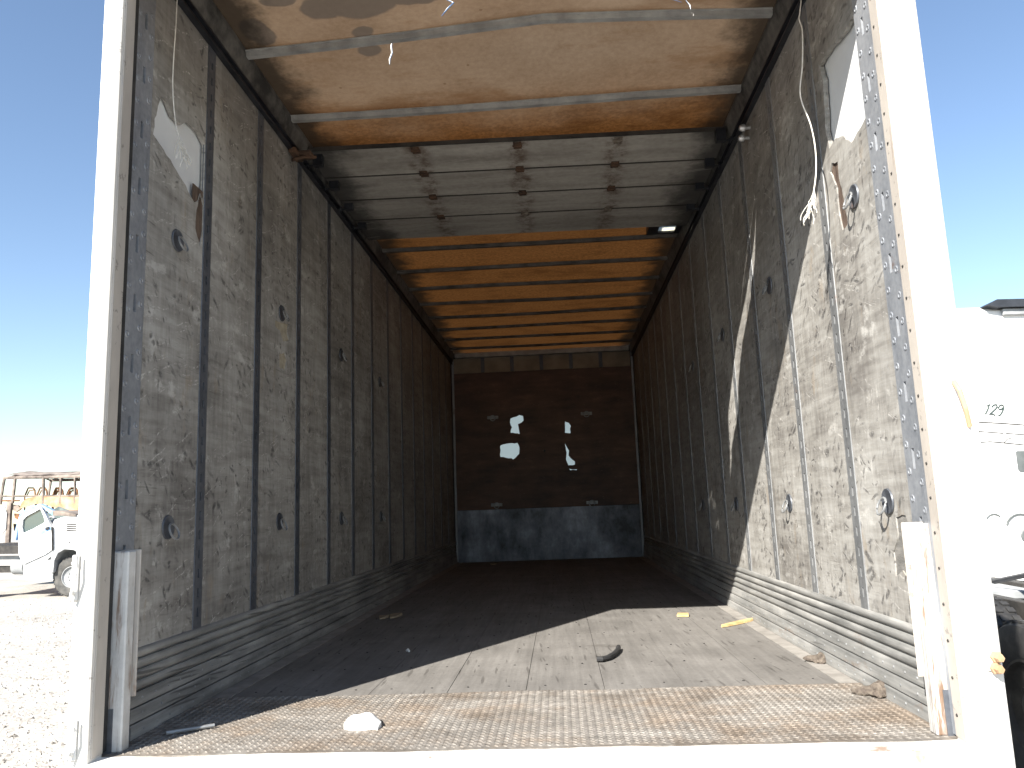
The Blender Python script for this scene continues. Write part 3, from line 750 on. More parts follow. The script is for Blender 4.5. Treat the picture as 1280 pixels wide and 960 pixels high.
def hinge(x, y, z):
    b = MB().box(x - .024, x + .024, y - .042, y + .042, z - .005, z - .002, .001)
    b.tube([(x - .028, y, z - .007), (x + .028, y, z - .007)], .006, 8)
    for dx in (-.014, .014):
        for dy in (-.028, .028): b.lathe([(0, -.010), (.005, -.009), (.006, -.004)], lambda a, c, h: (x + dx + a, y + dy + c, z + h), 6)
    return b.build('hinge', 'dark_rust' if random.random() < .5 else 'door_hinge', door, True)
for i in range(4):
    for x in HX:
        hinge(x, PY[i] + .03 * (x + .15) / 1.2 + (.05 if i == 0 else 0), H(zd[i]) - .001)
for i in range(4):
    for s, X0 in ((1, XL), (-1, XR)):
        b = MB().tube([(X0 + s * .012, PY[i] + .03, H(1.998)), (X0 + s * .030, PY[i] + .03, H(1.998))], .019, 12)
        b.tube([(X0 + s * .026, PY[i] + .03, H(1.998)), (X0 + s * .10, PY[i] + .03, H(1.998))], .006, 6)
        b.box(*sorted((X0 + s * .055, X0 + s * .11)), PY[i] + .01, PY[i] + .05, H(1.99), H(zd[i] + .003))
        b.build('roller', 'dark_track', door, True)
# rusty bracket hanging off the track and the bright bolt pair opposite
p = onX(378, 197, XL + .05)
b = MB().box(p.x - .045, p.x - .005, p.y - .10, p.y + .03, H(p.z) - .012, H(p.z) + .018, .004).box(p.x - .01, p.x + .06, p.y - .05, p.y + .03, H(p.z) - .002, H(p.z) + .02, .004)
b.tube([(p.x - .03, p.y - .08, H(p.z) - .05), (p.x + .02, p.y - .02, H(p.z) - .005), (p.x + .07, p.y + .02, H(p.z) + .008)], .009, 7)
b.build('broken_bracket', 'dark_rust', door)
p = onX(930, 167, XR - .03)
b = MB()
for dy, dz_ in ((-.02, .022), (.015, -.018)): b.lathe([(0, .03), (.014, .026), (.019, .014), (.019, 0), (.010, 0), (.010, -.03)], lambda a, c, h: (p.x - h, p.y + dy + a, H(p.z) + dz_ + c), 10)
b.build('track_bolts', 'bright_steel', door, True)

# --- rear frame: posts, header, sill, guards
rf = MB().box(OXL, OXR, 2.25, 2.34, H(1.80), H(2.16), .006).build('rear_header', 'white', trailer)
def post(x0, x1, xin, name):
    """rear corner post: outer face, folded reveal toward the opening"""
    b = MB().box(x0, x1, YD, 2.33, H(-.86), H(1.797), .005)
    return b.build(name, 'white', trailer)
pl = post(OXL, -1.362, -1, 'rear_post'); pr_ = post(1.062, OXR, 1, 'rear_post')
# folded inner edge and a weather seal line
for s, xa, par in ((1, -1.362, pl), (-1, 1.062, pr_)):
    MB().box(*sorted((xa - s * .006, xa + s * .004)), 2.268, 2.324, H(-.66), H(1.795), .002).build('post_fold', 'stained', par)
    MB().box(*sorted((xa - s * .012, xa - s * .002)), 2.333, 2.352, H(-.66), H(1.795)).build('seal_strip', 'rubber' if s > 0 else 'galv_light', par)
    rv = MB(); z = H(-.6)
    while z < H(1.75):
        rv.lathe([(0, .003), (.0035, .0025), (.005, 0)], lambda a, c, h: (xa + s * (.004 + h), 2.303 + a, z + c), 6); z += .098
    if s < 0: rv.build('post_rivets', 'dark_frame', par, kind='stuff')
    # corner guard channel at the foot of the opening
    y0 = 2.356
    b = MB().box(*sorted((xa - s * .014, xa + s * .040)), y0, y0 + .045, H(-.668), H(-.085), .004)
    g_ = b.build('corner_guard', 'guard', par)
    MB().box(*sorted((xa - s * .012, xa + s * .052)), y0 + .047, y0 + .053, H(-.52), H(-.082), .002).build('guard_flange', 'stained', par)
    MB().box(*sorted((xa - s * .013, xa + s * .012)), y0 - .004, y0 - .001, H(-.672), H(-.545)).build('guard_slot', 'galv', par)
# sill with a battered lip
b = MB(); n = 60; prof0 = []
top = []
for i in range(n + 1):
    x = OXL + .06 + (OXR - OXL - .12) * i / n
    yb = 2.320 + .010 * mnoise.noise(Vector((x * 5, 0, 0))) + .004 * mnoise.noise(Vector((x * 23, 3, 0)))
    z = ZF + .003 + .004 * mnoise.noise(Vector((x * 4, 7, 0)))
    top.append((x, yb, z))
vs_ = []
for (x, yb, z) in top: vs_ += [(x, yb, z - .02), (x, yb, z), (x, 2.236, z - .001), (x, 2.226, z - .010), (x, 2.226, H(-.86)), (x, 2.26, H(-.86))]
fs = [(i * 6 + k, i * 6 + (k + 1) % 6, (i + 1) * 6 + (k + 1) % 6, (i + 1) * 6 + k) for i in range(n) for k in range(6)] + [tuple(range(6)), tuple(range(n * 6, n * 6 + 6))[::-1]]
sill = b.add(vs_, fs).build('rear_sill', 'white_worn', trailer)
# latch and hinge hardware on the rear faces of the posts
def plate(px, py, w, h, mat, par, name, rod=None):
    p = onY(px, py, YD); b = MB().box(p.x - w / 2, p.x + w / 2, YD - .008, YD - .0005, H(p.z) - h / 2, H(p.z) + h / 2, .002)
    for dz in (-h * .32, h * .32): b.lathe([(0, .010), (.006, .009), (.007, 0)], lambda a, c, hh: (p.x + a, YD - .008 - hh, H(p.z) + dz + c), 7)
    if rod: b.tube([(p.x + rod[0], YD - .020, H(p.z) + h / 2), (p.x + rod[0], YD - .022, H(p.z)), (p.x + rod[1], YD - .020, H(p.z) - h / 2)], .004, 6)
    return b.build(name, mat, par)
plate(95, 722, .020, .13, 'white_worn', pl, 'latch_keeper', (.012, -.004))
plate(92, 925, .022, .11, 'white_worn', pl, 'latch_keeper', (.010, -.006))
plate(1240, 826, .034, .05, 'white_worn', pr_, 'hinge_plate')
for by in (820, 834):
    p = onY(1242, by, YD); MB().lathe([(0, .030), (.010, .029), (.012, .022), (.012, .012), (.016, .011), (.016, 0.001)], lambda a, c, h: (p.x + a, YD - .008 - h, H(p.z) + c), 6).build('hinge_bolt', 'tanrust', pr_)
p = onY(1194, 490, YD)
b = MB().tube([(p.x - .004, YD - .006, H(p.z) + .03), (p.x, YD - .025, H(p.z)), (p.x + .012, YD - .022, H(p.z) - .05), (p.x + .026, YD - .004, H(p.z) - .10)], .007, 7)
b.build('latch_hook', 'tanrust', pr_)
# running gear under the floor (kept simple: it hides below the sill)
ch = empty('chassis', (-.13, 6.3, .9), trailer)
for x in (-.62, .36): MB().box(x - .05, x + .05, 2.6, 10.2, H(-1.02), ZF - .135, .004).build('frame_rail', 'dark_frame', ch)
MB().box(-1.15, .89, 2.30, 2.40, .50, .60, .006).build('bumper_bar', 'white_worn', ch)
for x in (-.75, .49): MB().box(x - .04, x + .04, 2.31, 2.39, .605, H(-.86) - .002).build('bumper_upright', 'white_worn', ch)
MB().tube([(-1.1, 4.0, .5), (.84, 4.0, .5)], .07, 12).build('axle', 'dark_frame', ch, True)
def wheel(parent, cxw, cyw, czw, axis, r=.5, w=.27, tyre='dusty_rubber', rim='grey', face=-1):
    """tyre with tread blocks and a dished rim; axis 'x' or 'y' is the axle direction"""
    f = (lambda a, b, h: (cxw + h, cyw + a, czw + b)) if axis == 'x' else (lambda a, b, h: (cxw + a, cyw + h, czw + b))
    t = MB(); h = w / 2
    t.lathe([(r * .56, -h * .8), (r * .62, -h * .95), (r * .85, -h), (r * .96, -h * .92), (r, -h * .72), (r, h * .72), (r * .96, h * .92), (r * .85, h), (r * .62, h * .95), (r * .56, h * .8)], f, 36)
    for k in range(36):
        a = 2 * math.pi * k / 36
        for q in (-.45, 0, .45):
            c0, c1 = a - .05, a + .05; d = .18 * h
            vs2 = [f(rr * math.cos(x), rr * math.sin(x), q * w * .7 + y) for rr in (r - .002, r + .012) for x, y in ((c0, -d), (c1, -d), (c1, d), (c0, d))]
            t.add(vs2, [(4, 5, 6, 7), (0, 1, 5, 4), (1, 2, 6, 5), (2, 3, 7, 6), (3, 0, 4, 7)])
    tyre_o = t.build('wheel', tyre, parent, True)
    e = face * h
    m_ = MB().lathe([(r * .57, e * .80), (r * .53, e * .82), (r * .50, e * .55), (r * .34, e * .35), (r * .20, e * .40), (r * .17, e * .75), (r * .10, e * .85), (0, e * .85)], f, 30)
    for k in range(10):
        a = 2 * math.pi * k / 10; x_, y_ = r * .27 * math.cos(a), r * .27 * math.sin(a)
        m_.lathe([(0, e * .60), (.016, e * .58), (.017, e * .3)], lambda u, v, hh: f(x_ + u, y_ + v, hh), 6)
    m_.build('rim', rim, tyre_o, True); return tyre_o
for x, fc in ((-1.24, -1), (-.92, -1), (.66, 1), (.98, 1)): wheel(ch, x, 4.0, .51, 'x', .5, .26, face=fc)
for x in (-.80, .54):
    MB().box(x - .05, x + .05, 8.6, 8.7, .10, ZF - .135, .004).box(x - .12, x + .12, 8.55, 8.75, 0.004, .03).build('landing_leg', 'grey', ch)

# ------------------------------------------------------------------ loose things in the trailer
def rope(pix, Y, top, label, fray):
    pts = [onY(x, y, Y) for x, y in pix]; pts = [Vector((p.x, p.y, H(p.z))) for p in pts]
    pts.insert(0, Vector((pts[0].x + .004, Y + .02, top)))
    # smooth the path
    sm = []
    for i in range(len(pts) - 1):
        p0, p1, p2, p3 = pts[max(i - 1, 0)], pts[i], pts[i + 1], pts[min(i + 2, len(pts) - 1)]
        for k in range(8):
            t = k / 8; sm.append(.5 * ((2 * p1) + (p2 - p0) * t + (2 * p0 - 5 * p1 + 4 * p2 - p3) * t * t + (3 * p1 - p0 - 3 * p2 + p3) * t ** 3))
    sm.append(pts[-1])
    r = empty('pull_rope', pts[-1])
    MB().tube(sm, .0023 * Y / 2.6, 8).build('cord', 'rope', r, True)
    fr = MB(); e = pts[-1]; d = (pts[-1] - pts[-2]).normalized()
    for k in range(fray):
        a = random.uniform(0, .05); st_ = e - d * random.uniform(0, .07); q = [st_]
        drift = Vector((random.uniform(-.25, .25), random.uniform(-.2, .2), 0))
        for j in range(5):
            q.append(q[-1] + (d + drift + Vector((random.uniform(-.5, .5), random.uniform(-.4, .4), random.uniform(-.2, .1)))) * random.uniform(.008, .018))
        fr.tube(q, .0013 * Y / 2.6, 4)
    fr.build('frayed_end', 'rope', r, kind='stuff'); tag(r, label, 'rope'); return r
rope([(222, -10), (220, 30), (217, 75), (216, 110), (219, 150), (224, 172), (229, 190)], 2.56, H(2.085), 'thin white cord with a frayed end hanging against the shaded wall by torn lining', 34)
rope([(1001, -10), (1000, 14), (999, 24), (1003, 40), (1003, 80), (1000, 112), (1003, 130), (1013, 155), (1019, 185), (1020, 215), (1017, 240), (1013, 258)], 2.74, H(2.125), 'long white cord hanging down beside the sunlit wall, its end frayed', 20)

def lump(name, x, y, z0, sx, sy, sz, mat, label, cat, seed, tail=None, sub=3, amp=.22, group=None):
    bm = bmesh.new(); bmesh.ops.create_icosphere(bm, subdivisions=sub, radius=1)
    for v in bm.verts:
        k = 1 + amp * mnoise.noise(v.co * 1.6 + Vector((seed, 0, 0))) + amp * .6 * mnoise.noise(v.co * 4 + Vector((0, seed, 0)))
        v.co = Vector((v.co.x * sx * k, v.co.y * sy * k, max(-.55, v.co.z * k) * sz))
        if tail: 
            tt = max(0, v.co.normalized().dot(Vector(tail).normalized())) ** 6; v.co += Vector(tail) * tt
    zmin = min(v.co.z for v in bm.verts); b = MB(); bm.verts.index_update()
    b.add([(x + v.co.x, y + v.co.y, z0 + v.co.z - zmin) for v in bm.verts], [[v.index for v in f.verts] for f in bm.faces]); bm.free()
    o = b.build(name, mat, smooth=True); return tag(o, label, cat, group)
p = onZ(452, 913, -.672)
# crumpled foam scrap: angular, with a notch
b = MB(); poly = [(-.056, -.012), (-.03, -.030), (.012, -.034), (.030, -.020), (.052, -.030), (.056, .002), (.040, .012), (.045, .030), (.018, .046), (-.018, .034), (-.040, .012)]
zt = lambda u, v: -.006 + .030 * max(0, 1 - ((u / .066) ** 2 + (v / .055) ** 2)) ** .7 + .008 * mnoise.noise(Vector((u * 30, v * 30, 0)))
b.cut(poly, [], lambda u, v, t: (p.x + u * 1.0, p.y + .02 + v * 1.1, ZF + .006 + t), 0.0, .012, .014)
b2 = MB().cut([(u * 1.04, v * 1.04) for u, v in poly], [], lambda u, v, t: (p.x + u * 1.0, p.y + .02 + v * 1.1, ZF + .0045 + t), .0, -.002, .012, lambda u, v: .012 + zt(u, v) * 1.2)
o = b2.build('foam_scrap', 'foam', smooth=True); tag(o, 'crumpled white foam scrap lying on the rusty tread plate', 'foam scrap')
pp = [onZ(x, y, -.655) for x, y in [(746, 823), (752, 823), (760, 821), (767, 817), (772, 812), (773, 808)]]
b = MB(); L = [Vector((q.x, q.y, ZF + .014)) for q in pp]
L2 = []
for i in range(len(L) - 1):
    for k in range(4): L2.append(L[i].lerp(L[i + 1], k / 4))
L2.append(L[-1])
b.tube(L2, .0115, 8); tag(b.build('rubber_strip', 'rubber', smooth=True), 'short curved black rubber strip lying on the sunlit floor', 'rubber strip')
a_, c_ = onZ(902, 782, -.66), onZ(947, 772, -.66)
c_ = a_ + (c_ - a_) * .90
d = (c_ - a_).normalized(); nrm = Vector((-d.y, d.x, 0)); b = MB(); vs_ = []
for t, w in ((0, .003), (.12, .012), (.5, .018), (.8, .016), (.93, .009), (1, .002)):
    q = a_ + (c_ - a_) * t; vs_ += [(q.x - nrm.x * w, q.y - nrm.y * w, ZF + .003), (q.x + nrm.x * w, q.y + nrm.y * w, ZF + .003), (q.x + nrm.x * w * .6, q.y + nrm.y * w * .6, ZF + .017), (q.x - nrm.x * w * .8, q.y - nrm.y * w * .8, ZF + .014)]
b.add(vs_, [(i * 4 + k, i * 4 + (k + 1) % 4, (i + 1) * 4 + (k + 1) % 4, (i + 1) * 4 + k) for i in range(5) for k in range(4)] + [(0, 1, 2, 3), (20, 23, 22, 21)])
tag(b.build('wood_splinter', 'wood'), 'long yellow pine splinter lying on the floor near the sunlit wall', 'wood splinter')
q = onZ(853, 770, -.672)
b = MB().prism([(-.038, -.04), (.03, -.05), (.042, .03), (-.02, .05)], lambda u, v, t: (q.x + u, q.y + v, ZF + t + .002), .0, .012)
tag(b.build('wood_chip', 'wood'), 'small flat square wood chip on the sunlit floor', 'wood chip')
q = onZ(1037, 829, -.672); lump('mud_clod', q.x - .035, q.y, ZF + .002, .026, .024, .024, 'clod', 'smaller brown mud clod on the dusty floor strip by the riveted kick boards', 'mud clod', 3, (-.045, .03, -.004), amp=.42)
q = onZ(1112, 872, -.672); lump('mud_clod', q.x - .030, q.y, ZF + .003, .030, .028, .029, 'clod', 'larger brown mud clod beside the corner of the rusty tread plate', 'mud clod', 8, (-.055, .035, -.004), amp=.42)
for (px, py, sx, sy, lab, sd) in [(480, 773, .03, .07, 'stubby pale leaf-shaped chip on the shaded floor', 1), (495, 771, .035, .11, 'longer pale chip lying next to a stubby one on the shaded floor', 2), (617, 706, .035, .05, 'small pale scrap on the dark floor near the front bulkhead', 4)]:
    q = onZ(px, py, -.672)
    b = MB().prism([(-sx, -sy * .2), (-sx * .4, -sy), (sx * .5, -sy * .6), (sx, sy * .3), (sx * .4, sy), (-sx * .7, sy * .6)], lambda u, v, t: (q.x + u, q.y + v, ZF + t + .0025 + .01 * (u / sx) ** 2 * (t > 0)), 0, .008)
    tag(b.build('floor_scrap', 'chip'), lab, 'scrap')
q = onZ(510, 815, -.672)
tag(MB().tube([(q.x - .008, q.y + .01, ZF + .005), (q.x, q.y, ZF + .012), (q.x + .008, q.y - .012, ZF + .005)], .0055, 6).build('cigarette_stub', 'foam'), 'tiny white stub on the shaded floor', 'stub')
a_, c_ = onZ(208, 917, -.66), onZ(268, 907, -.66)
tag(MB().tube([(a_.x, a_.y, ZF + .014), (c_.x, c_.y, ZF + .013)], .006, 7).build('steel_rod', 'steel', smooth=True), 'thin steel rod lying on the shaded corner of the tread plate', 'rod')

# ------------------------------------------------------------------ wrecked white truck, side on to us
def local(name, Y, xpix, zr=0.0):
    p = onY(xpix, 700, Y); e = empty(name, (0, 0, 0)); return e, p.x
truck = empty('wrecked_truck', (0, 0, 0))
TY = 20.3; K = TY / FPX
def tk(cx_, cy_, t=0.0):
    """crop pixel of the truck side (5.336 x photo, origin 0,580) -> local x, y(depth), z"""
    p = onY(cx_ / 5.336, 580 + cy_ / 5.336, TY); return Vector((p.x - TX, t, H(p.z)))
TX = onY(60, 700, TY).x
def slab(pts, t0, t1, mat, name, parent=truck, hole=None):
    b = MB(); P2 = [tk(x, y) for x, y in pts]; poly = [(v.x, v.z) for v in P2]
    if hole:
        hp = [(tk(x, y).x, tk(x, y).z) for x, y in hole]
        b.cut(poly, [hp], lambda u, v, t: (u, t, v), t0, t1, .2)
    else: b.prism(poly, lambda u, v, t: (u, t, v), t0, t1)
    return b.build(name, mat, parent)
win_ = [(152, 372), (172, 350), (268, 298), (292, 352), (300, 388), (225, 430), (155, 462), (146, 420)]
dr = slab([(122, 372), (150, 342), (272, 283), (300, 330), (340, 420), (346, 572), (300, 604), (160, 668), (138, 640), (124, 590)], 0.0, .10, 'white_clean', 'cab_door', hole=win_)
slab([(140, 500), (228, 470), (310, 428), (338, 416), (340, 440), (232, 492), (142, 516)], -.008, -.001, 'blue', 'door_stripe', dr)
slab([(306, 424), (330, 416), (334, 432), (310, 442)], -.04, -.009, 'black', 'door_handle', dr)
slab(win_, .05, .056, 'glass', 'door_glass', dr)
b = MB()
for (u, v, rr) in ((195, 400, .14), (245, 385, .12)):
    c0 = tk(u, v); b.tube([(c0.x + rr * math.cos(t), .5 + .15 * math.sin(t), c0.z + rr * math.sin(t)) for t in [2 * math.pi * k / 16 for k in range(17)]], .035, 6, False)
b.build('cab_trim', 'grey', truck)
slab([(90, 500), (98, 440), (114, 380), (130, 332), (180, 295), (262, 266), (300, 284), (345, 310), (352, 345), (330, 330), (270, 280), (150, 340), (121, 372), (112, 450), (100, 510)], .02, .16, 'blue', 'cab_shell')
slab([(124, 372), (270, 284), (345, 312), (502, 336), (502, 420), (345, 470), (126, 560)], .75, .80, 'teal', 'cab_interior')
slab([(345, 310), (420, 318), (502, 335), (502, 350), (430, 345), (350, 345)], .02, 1.8, 'burnt', 'crushed_roof_edge')
hood = slab([(342, 400), (355, 372), (420, 352), (440, 338), (620, 350), (640, 540), (610, 545), (560, 545), (500, 545), (440, 560), (395, 585), (360, 620), (345, 640)], .06, 1.75, 'white_clean', 'hood')
for k in range(4): slab([(434, 396 + 14 * k), (500, 400 + 14 * k), (500, 408 + 14 * k), (434, 404 + 14 * k)], .045, .058, 'dark_frame', 'louvre', hood)
slab([(348, 640), (352, 600), (385, 560), (440, 540), (500, 548), (560, 585), (585, 640), (575, 655), (545, 600), (500, 572), (440, 568), (396, 592), (372, 640), (364, 720), (346, 730)], -.06, .5, 'grey', 'fender')
slab([(160, 670), (300, 606), (346, 574), (350, 600), (310, 640), (170, 690)], .03, .4, 'grey', 'door_shade_strip')  # grey strip painting the shading below the door
slab([(344, 420), (349, 420), (350, 575), (345, 575)], -.01, .05, 'dark_frame', 'door_gap')
slab([(352, 392), (430, 380), (432, 386), (354, 398)], .045, .059, 'grey', 'hood_crease', hood)
slab([(452, 520), (458, 520), (458, 530), (452, 530)], .04, .059, 'dark_frame', 'side_marker', hood)
slab([(150, 668), (332, 640), (336, 742), (150, 745)], .04, .7, 'white_clean', 'step_box')
slab([(98, 745), (350, 742), (352, 770), (260, 778), (104, 768)], .0, .6, 'grey', 'running_board')
slab([(302, 642), (348, 636), (350, 760), (304, 765)], .02, .5, 'grey', 'rear_bracket')
slab([(-320, 548), (122, 545), (122, 600), (-320, 604)], .05, 2.2, 'dark_frame', 'deck')
slab([(-320, 622), (100, 618), (100, 640), (-320, 646)], .3, .45, 'grey', 'frame_rail')
slab([(-320, 690), (110, 690), (110, 735), (-320, 735)], .5, .6, 'dark_frame', 'frame_rail')
c0 = tk(88, 690); MB().tube([(c0.x - .12, .25, c0.z), (c0.x + .20, .25, c0.z)], .20, 14).build('air_tank', 'grey', truck, True)
c0 = tk(466, 742); wheel(truck, c0.x, .20, .515, 'y', .50, .30, 'dusty_rubber', 'grey', -1)
c0 = tk(466, 742); wheel(truck, c0.x, 1.75, .515, 'y', .50, .30, 'dusty_rubber', 'white_clean', 1)
for u in (-330, -620): wheel(truck, tk(u, 742).x, .25, .515, 'y', .50, .50, 'dusty_rubber', 'grey', -1)
slab([(360, 640), (620, 560), (640, 690), (360, 700)], .6, 1.4, 'dark_frame', 'engine_bay')
truck.location = (TX, TY, 0)
tag(truck, 'wrecked white truck cab with bent door, blue stripe and exposed front wheel', 'truck')

# ------------------------------------------------------------------ burnt-out bus behind it
bus = empty('burnt_bus', (0, 0, 0)); BY = 24.0; BX = onY(60, 620, BY).x
def bk(cx_, cy_, t=0.0):
    p = onY(cx_ / 5.336, 580 + cy_ / 5.336, BY); return Vector((p.x - BX, t, H(p.z)))
def bar(pts, r, mat='burnt', name='window_post'):
    return MB().tube([bk(*q) for q in pts], r, 6).build(name, mat, bus)
for dpt in (0, 2.3):
    bar([(32, 84, dpt), (18, 160, dpt), (2, 270, dpt)], .045)
    for u in (95, 290, 405, 500, 640, 800, 960, 1120): bar([(u + (8 if u == 95 else 0), 80, dpt), (u, 160, dpt), (u - (12 if u == 95 else 2), 262, dpt)], .05 if u in (95, 290) else .04)
    bar([(30, 92, dpt), (300, 88, dpt), (700, 80, dpt), (1130, 76, dpt)], .05, 'burnt', 'roof_edge_rail')
    bar([(0, 215, dpt), (500, 212, dpt), (1120, 210, dpt)], .03, 'burnt', 'window_rail')
    bar([(0, 245, dpt), (130, 244, dpt)], .025, 'rust', 'window_rail')
# sagging roof sheet and its arched hoops
b = MB(); n = 22; vs_ = []; W5 = [0, .4, 1.15, 1.9, 2.3]
for i in range(n + 1):
    u = 34 + (1130 - 34) * i / n
    for w in W5:
        c0 = bk(u, 76 - (i / n) * 8, w); arch = .17 * (1 - ((w - 1.15) / 1.15) ** 2)
        vs_.append((c0.x, w, c0.z - (.05 * w) * 0 + arch + .05 * mnoise.noise(Vector((i * .6, w * 1.3, 0)))))
b.add(vs_, [(i * 5 + k, i * 5 + k + 1, (i + 1) * 5 + k + 1, (i + 1) * 5 + k) for i in range(n) for k in range(4)])
b.build('roof_sheet', 'burnt', bus, True)
for u in (34, 103, 290, 405, 500, 640, 800, 960): 
    MB().tube([(bk(u, 86).x, w, bk(u, 86).z + .17 * (1 - ((w - 1.15) / 1.15) ** 2) - .05) for w in (0, .4, .8, 1.15, 1.5, 1.9, 2.3)], .03, 6).build('roof_hoop', 'burnt', bus)
def bslab(pts, t0, t1, mat, name):
    b = MB(); poly = [(bk(x, y).x, bk(x, y).z) for x, y in pts]; b.prism(poly, lambda u, v, t: (u, t, v), t0, t1); return b.build(name, mat, bus)
bslab([(132, 300), (150, 255), (185, 228), (250, 216), (500, 218), (1130, 214), (1130, 330), (520, 320), (400, 300), (290, 265), (225, 268), (160, 290)], -.03, .0, 'tanrust', 'side_panel')
bslab([(140, 330), (1130, 335), (1130, 600), (140, 600)], .0, .03, 'rust', 'side_panel')
bslab([(0, 290), (40, 285), (52, 330), (46, 430), (20, 470), (-120, 460), (-120, 300)], -.06, -.02, 'white_worn', 'loose_white_panel')
bslab([(50, 250), (78, 250), (70, 330), (60, 540), (34, 540), (44, 420)], -.02, .08, 'burnt', 'corner_post')
for k, (u, v, w, h) in enumerate([(70, 270, 60, 50), (78, 330, 45, 40), (64, 400, 40, 60), (100, 440, 50, 70), (80, 500, 60, 50)]):
    bslab([(u, v), (u + w * .7, v + h * .1), (u + w, v + h * .6), (u + w * .5, v + h), (u + w * .1, v + h * .7)], .05 + .06 * k, .12 + .06 * k, 'rust' if k % 2 else 'burnt', 'scrap_sheet')
bslab([(-120, 540), (140, 540), (140, 600), (-120, 600)], 0, 2.3, 'burnt', 'floor_frame')
bslab([(-120, 560), (1130, 560), (1130, 600), (-120, 600)], .1, 2.2, 'dark_frame', 'floor_frame')
def seat(u, dpt):
    b = MB(); w = 52
    b.tube([bk(u - 10, 214, dpt), bk(u + 8, 172, dpt), bk(u + 14, 158, dpt), bk(u + 48, 158, dpt), bk(u + 58, 172, dpt), bk(u + 62, 214, dpt)], .026, 6)
    b.tube([bk(u + 4, 214, dpt), bk(u + 22, 176, dpt), bk(u + 52, 172, dpt)], .02, 5)
    b.tube([bk(u - 10, 214, dpt), bk(u - 10, 330, dpt)], .022, 5).tube([bk(u + 62, 214, dpt), bk(u + 62, 330, dpt)], .022, 5)
    return b.build('seat_frame', 'rust', bus)
for u in (125, 205, 312, 412, 560, 660, 760, 860, 960): seat(u, .35)
for u in (150, 240, 340, 440, 560): seat(u, 1.6)
for u in (420, 960): wheel(bus, bk(u, 800).x, .25, .5, 'y', .5, .3, 'burnt', 'rust', -1)
bslab([(300, 600), (1130, 600), (1130, 640), (300, 640)], .4, 1.9, 'dark_frame', 'chassis_beam')
bus.location = (BX, BY, 0)
tag(bus, 'burnt-out bus shell with bare window posts, seat frames and rusty side', 'bus')

# ------------------------------------------------------------------ white tractor parked alongside, seen from behind
tr = empty('parked_tractor', (0, 0, 0)); AY = 8.5; AX = 3.95
def ak(px, py, t=0.0):
    p = onY(px, py, AY); return Vector((p.x - AX, t, H(p.z)))
zt_ = ak(1240, 384).z
cab = MB().box(-1.22, 1.22, 0, 2.9, ak(1260, 742).z, zt_, .05).build('sleeper_cab', 'white_clean', tr)
MB().box(-1.10, 1.10, 2.95, 4.6, .95, 2.35, .10).build('hood', 'white_clean', tr)
b = MB(); p0, p1 = ak(1221, 385), ak(1400, 385)
b.prism([(p0.x - .05, p0.z - .005), (p0.x + .06, p0.z + .055), (1.24, p0.z + .055), (1.24, p0.z - .03), (p0.x + .07, p0.z - .03)], lambda u, v, t: (u, t, v), -.10, .5).build('roof_wing', 'black', tr)
MB().box(p0.x + .14, 1.215, -.05, -.004, p0.z - .105, p0.z - .036, .006).build('wing_bracket', 'grey', tr)
def line(pts, w, mat='dark_frame', name='seam_strip', t=-.004):
    b = MB()
    P2 = [ak(*q) for q in pts]
    for i in range(len(P2) - 1):
        a_, c_ = P2[i], P2[i + 1]; d = (c_ - a_); d.normalize(); nn = Vector((-d.z, 0, d.x)) * w / 2
        b.add([(a_ - nn) + Vector((0, t, 0)), (c_ - nn) + Vector((0, t, 0)), (c_ + nn) + Vector((0, t, 0)), (a_ + nn) + Vector((0, t, 0)),
               (a_ - nn), (c_ - nn), (c_ + nn), (a_ + nn)], [(0, 1, 2, 3), (0, 1, 5, 4), (1, 2, 6, 5), (2, 3, 7, 6), (3, 0, 4, 7)])
    return b.build(name, mat, cab)
line([(1215, 530), (1240, 530.5), (1262, 531.5), (1282, 532.5)], .012, 'dark_frame')
line([(1216, 541.5), (1246, 543)], .010); line([(1249, 543), (1282, 544.5)], .010)
line([(1218, 555), (1230, 554), (1246, 555), (1282, 557.5)], .011)
line([(1247, 555), (1251, 550), (1257, 548.5), (1282, 548.5)], .007)
line([(1215, 535), (1216, 544), (1219, 548)], .006)
line([(1238, 725), (1282, 728)], .010, 'dark_frame'); line([(1240, 738), (1282, 740)], .014, 'dark_frame')
c0 = ak(1270, 577)
b = MB().prism([(-.05, -.09), (-.035, -.115), (.03, -.12), (.052, -.10), (.048, .09), (.035, .105), (-.04, .105), (-.055, .09)], lambda u, v, t: (c0.x + u, t, c0.z + v), -.008, -.001).build('vent', 'vent', cab)
def arc(px, py, r0, a0, a1, w, mat='grey'):
    c0 = ak(px, py); MB().tube([(c0.x + r0 * math.cos(R(a)), -.006, c0.z + r0 * math.sin(R(a))) for a in range(a0, a1 + 1, 15)], w, 6).build('lamp_ring', mat, cab)
arc(1238, 655, .085, 45, 150, .009, 'vent'); arc(1272, 662, .15, 60, 165, .012, 'vent')
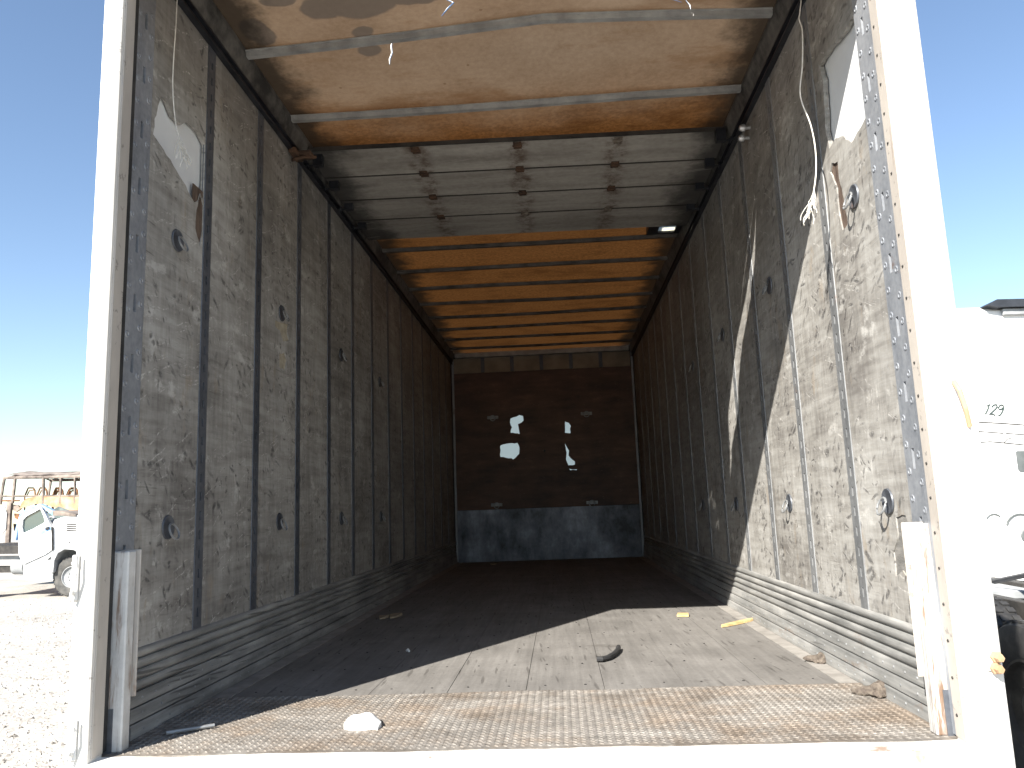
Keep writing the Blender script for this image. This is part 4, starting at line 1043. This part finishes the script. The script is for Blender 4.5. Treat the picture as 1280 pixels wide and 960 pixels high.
c0 = ak(1281, 671); MB().lathe([(0, -.012), (.07, -.010), (.08, -.001)], lambda a, c, h: (c0.x + a, h, c0.z + c), 18).build('port_cap', 'vent', cab)
# handwritten fleet number
def stroke(pts):
    return [ak(1190 + x / 8, 480 + y / 8) + Vector((0, -.006, 0)) for x, y in pts]
for pts in ([(275, 235), (303, 216), (290, 250), (276, 285), (260, 318)],
            [(322, 245), (340, 222), (368, 218), (376, 236), (362, 262), (330, 292), (300, 318), (330, 314), (358, 326)],
            [(440, 232), (424, 218), (402, 226), (388, 250), (396, 268), (420, 262), (440, 240), (444, 250), (428, 290), (410, 318), (390, 330)]):
    MB().tube(stroke(pts), .007, 6).build('number_stroke', 'ink', cab)
# chassis, drive wheels, fifth wheel
for x in (-.42, .42): MB().box(x - .05, x + .05, -4.6, 4.4, .72, .98, .006).build('frame_rail', 'dark_frame', tr)
for y in (-2.05, -3.38):
    for x in (-1.07, -.74, .74, 1.07): wheel(tr, x, y, .505, 'x', .50, .29, 'rubber', 'dark_frame', -1 if x < 0 else 1)
    MB().tube([(-1.0, y, .5), (1.0, y, .5)], .09, 10).build('axle', 'dark_frame', tr, True)
for x in (-1.0, 1.0): wheel(tr, x, 3.6, .505, 'x', .50, .29, 'rubber', 'dark_frame', -1 if x < 0 else 1)
MB().prism([(-.45, -.5), (.45, -.5), (.45, .35), (.12, .35), (.1, 0), (-.1, 0), (-.12, .35), (-.45, .35)], lambda u, v, t: (u, -2.75 - v, t), 1.02, 1.08).build('fifth_wheel', 'dark_frame', tr)
MB().box(-.95, .95, -.9, -.25, .86, .94, .01).build('deck_plate', 'grey', tr)
MB().tube([(-.2, -.05, 1.2), (.1, -.7, 1.0), (.15, -1.4, 1.15), (.1, -2.2, 1.1)], .025, 7).build('air_hose', 'black', tr, True)
MB().tube([(-.9, -.3, .65), (-.9, 1.6, .65)], .30, 16).build('fuel_tank', 'grey', tr, True)
tr.location = (AX, AY, 0); tr.rotation_euler = (0, R(1.6), 0)
tr.location.z = .03
tag(tr, 'white sleeper tractor numbered 129 parked beside the trailer, seen from behind', 'tractor')
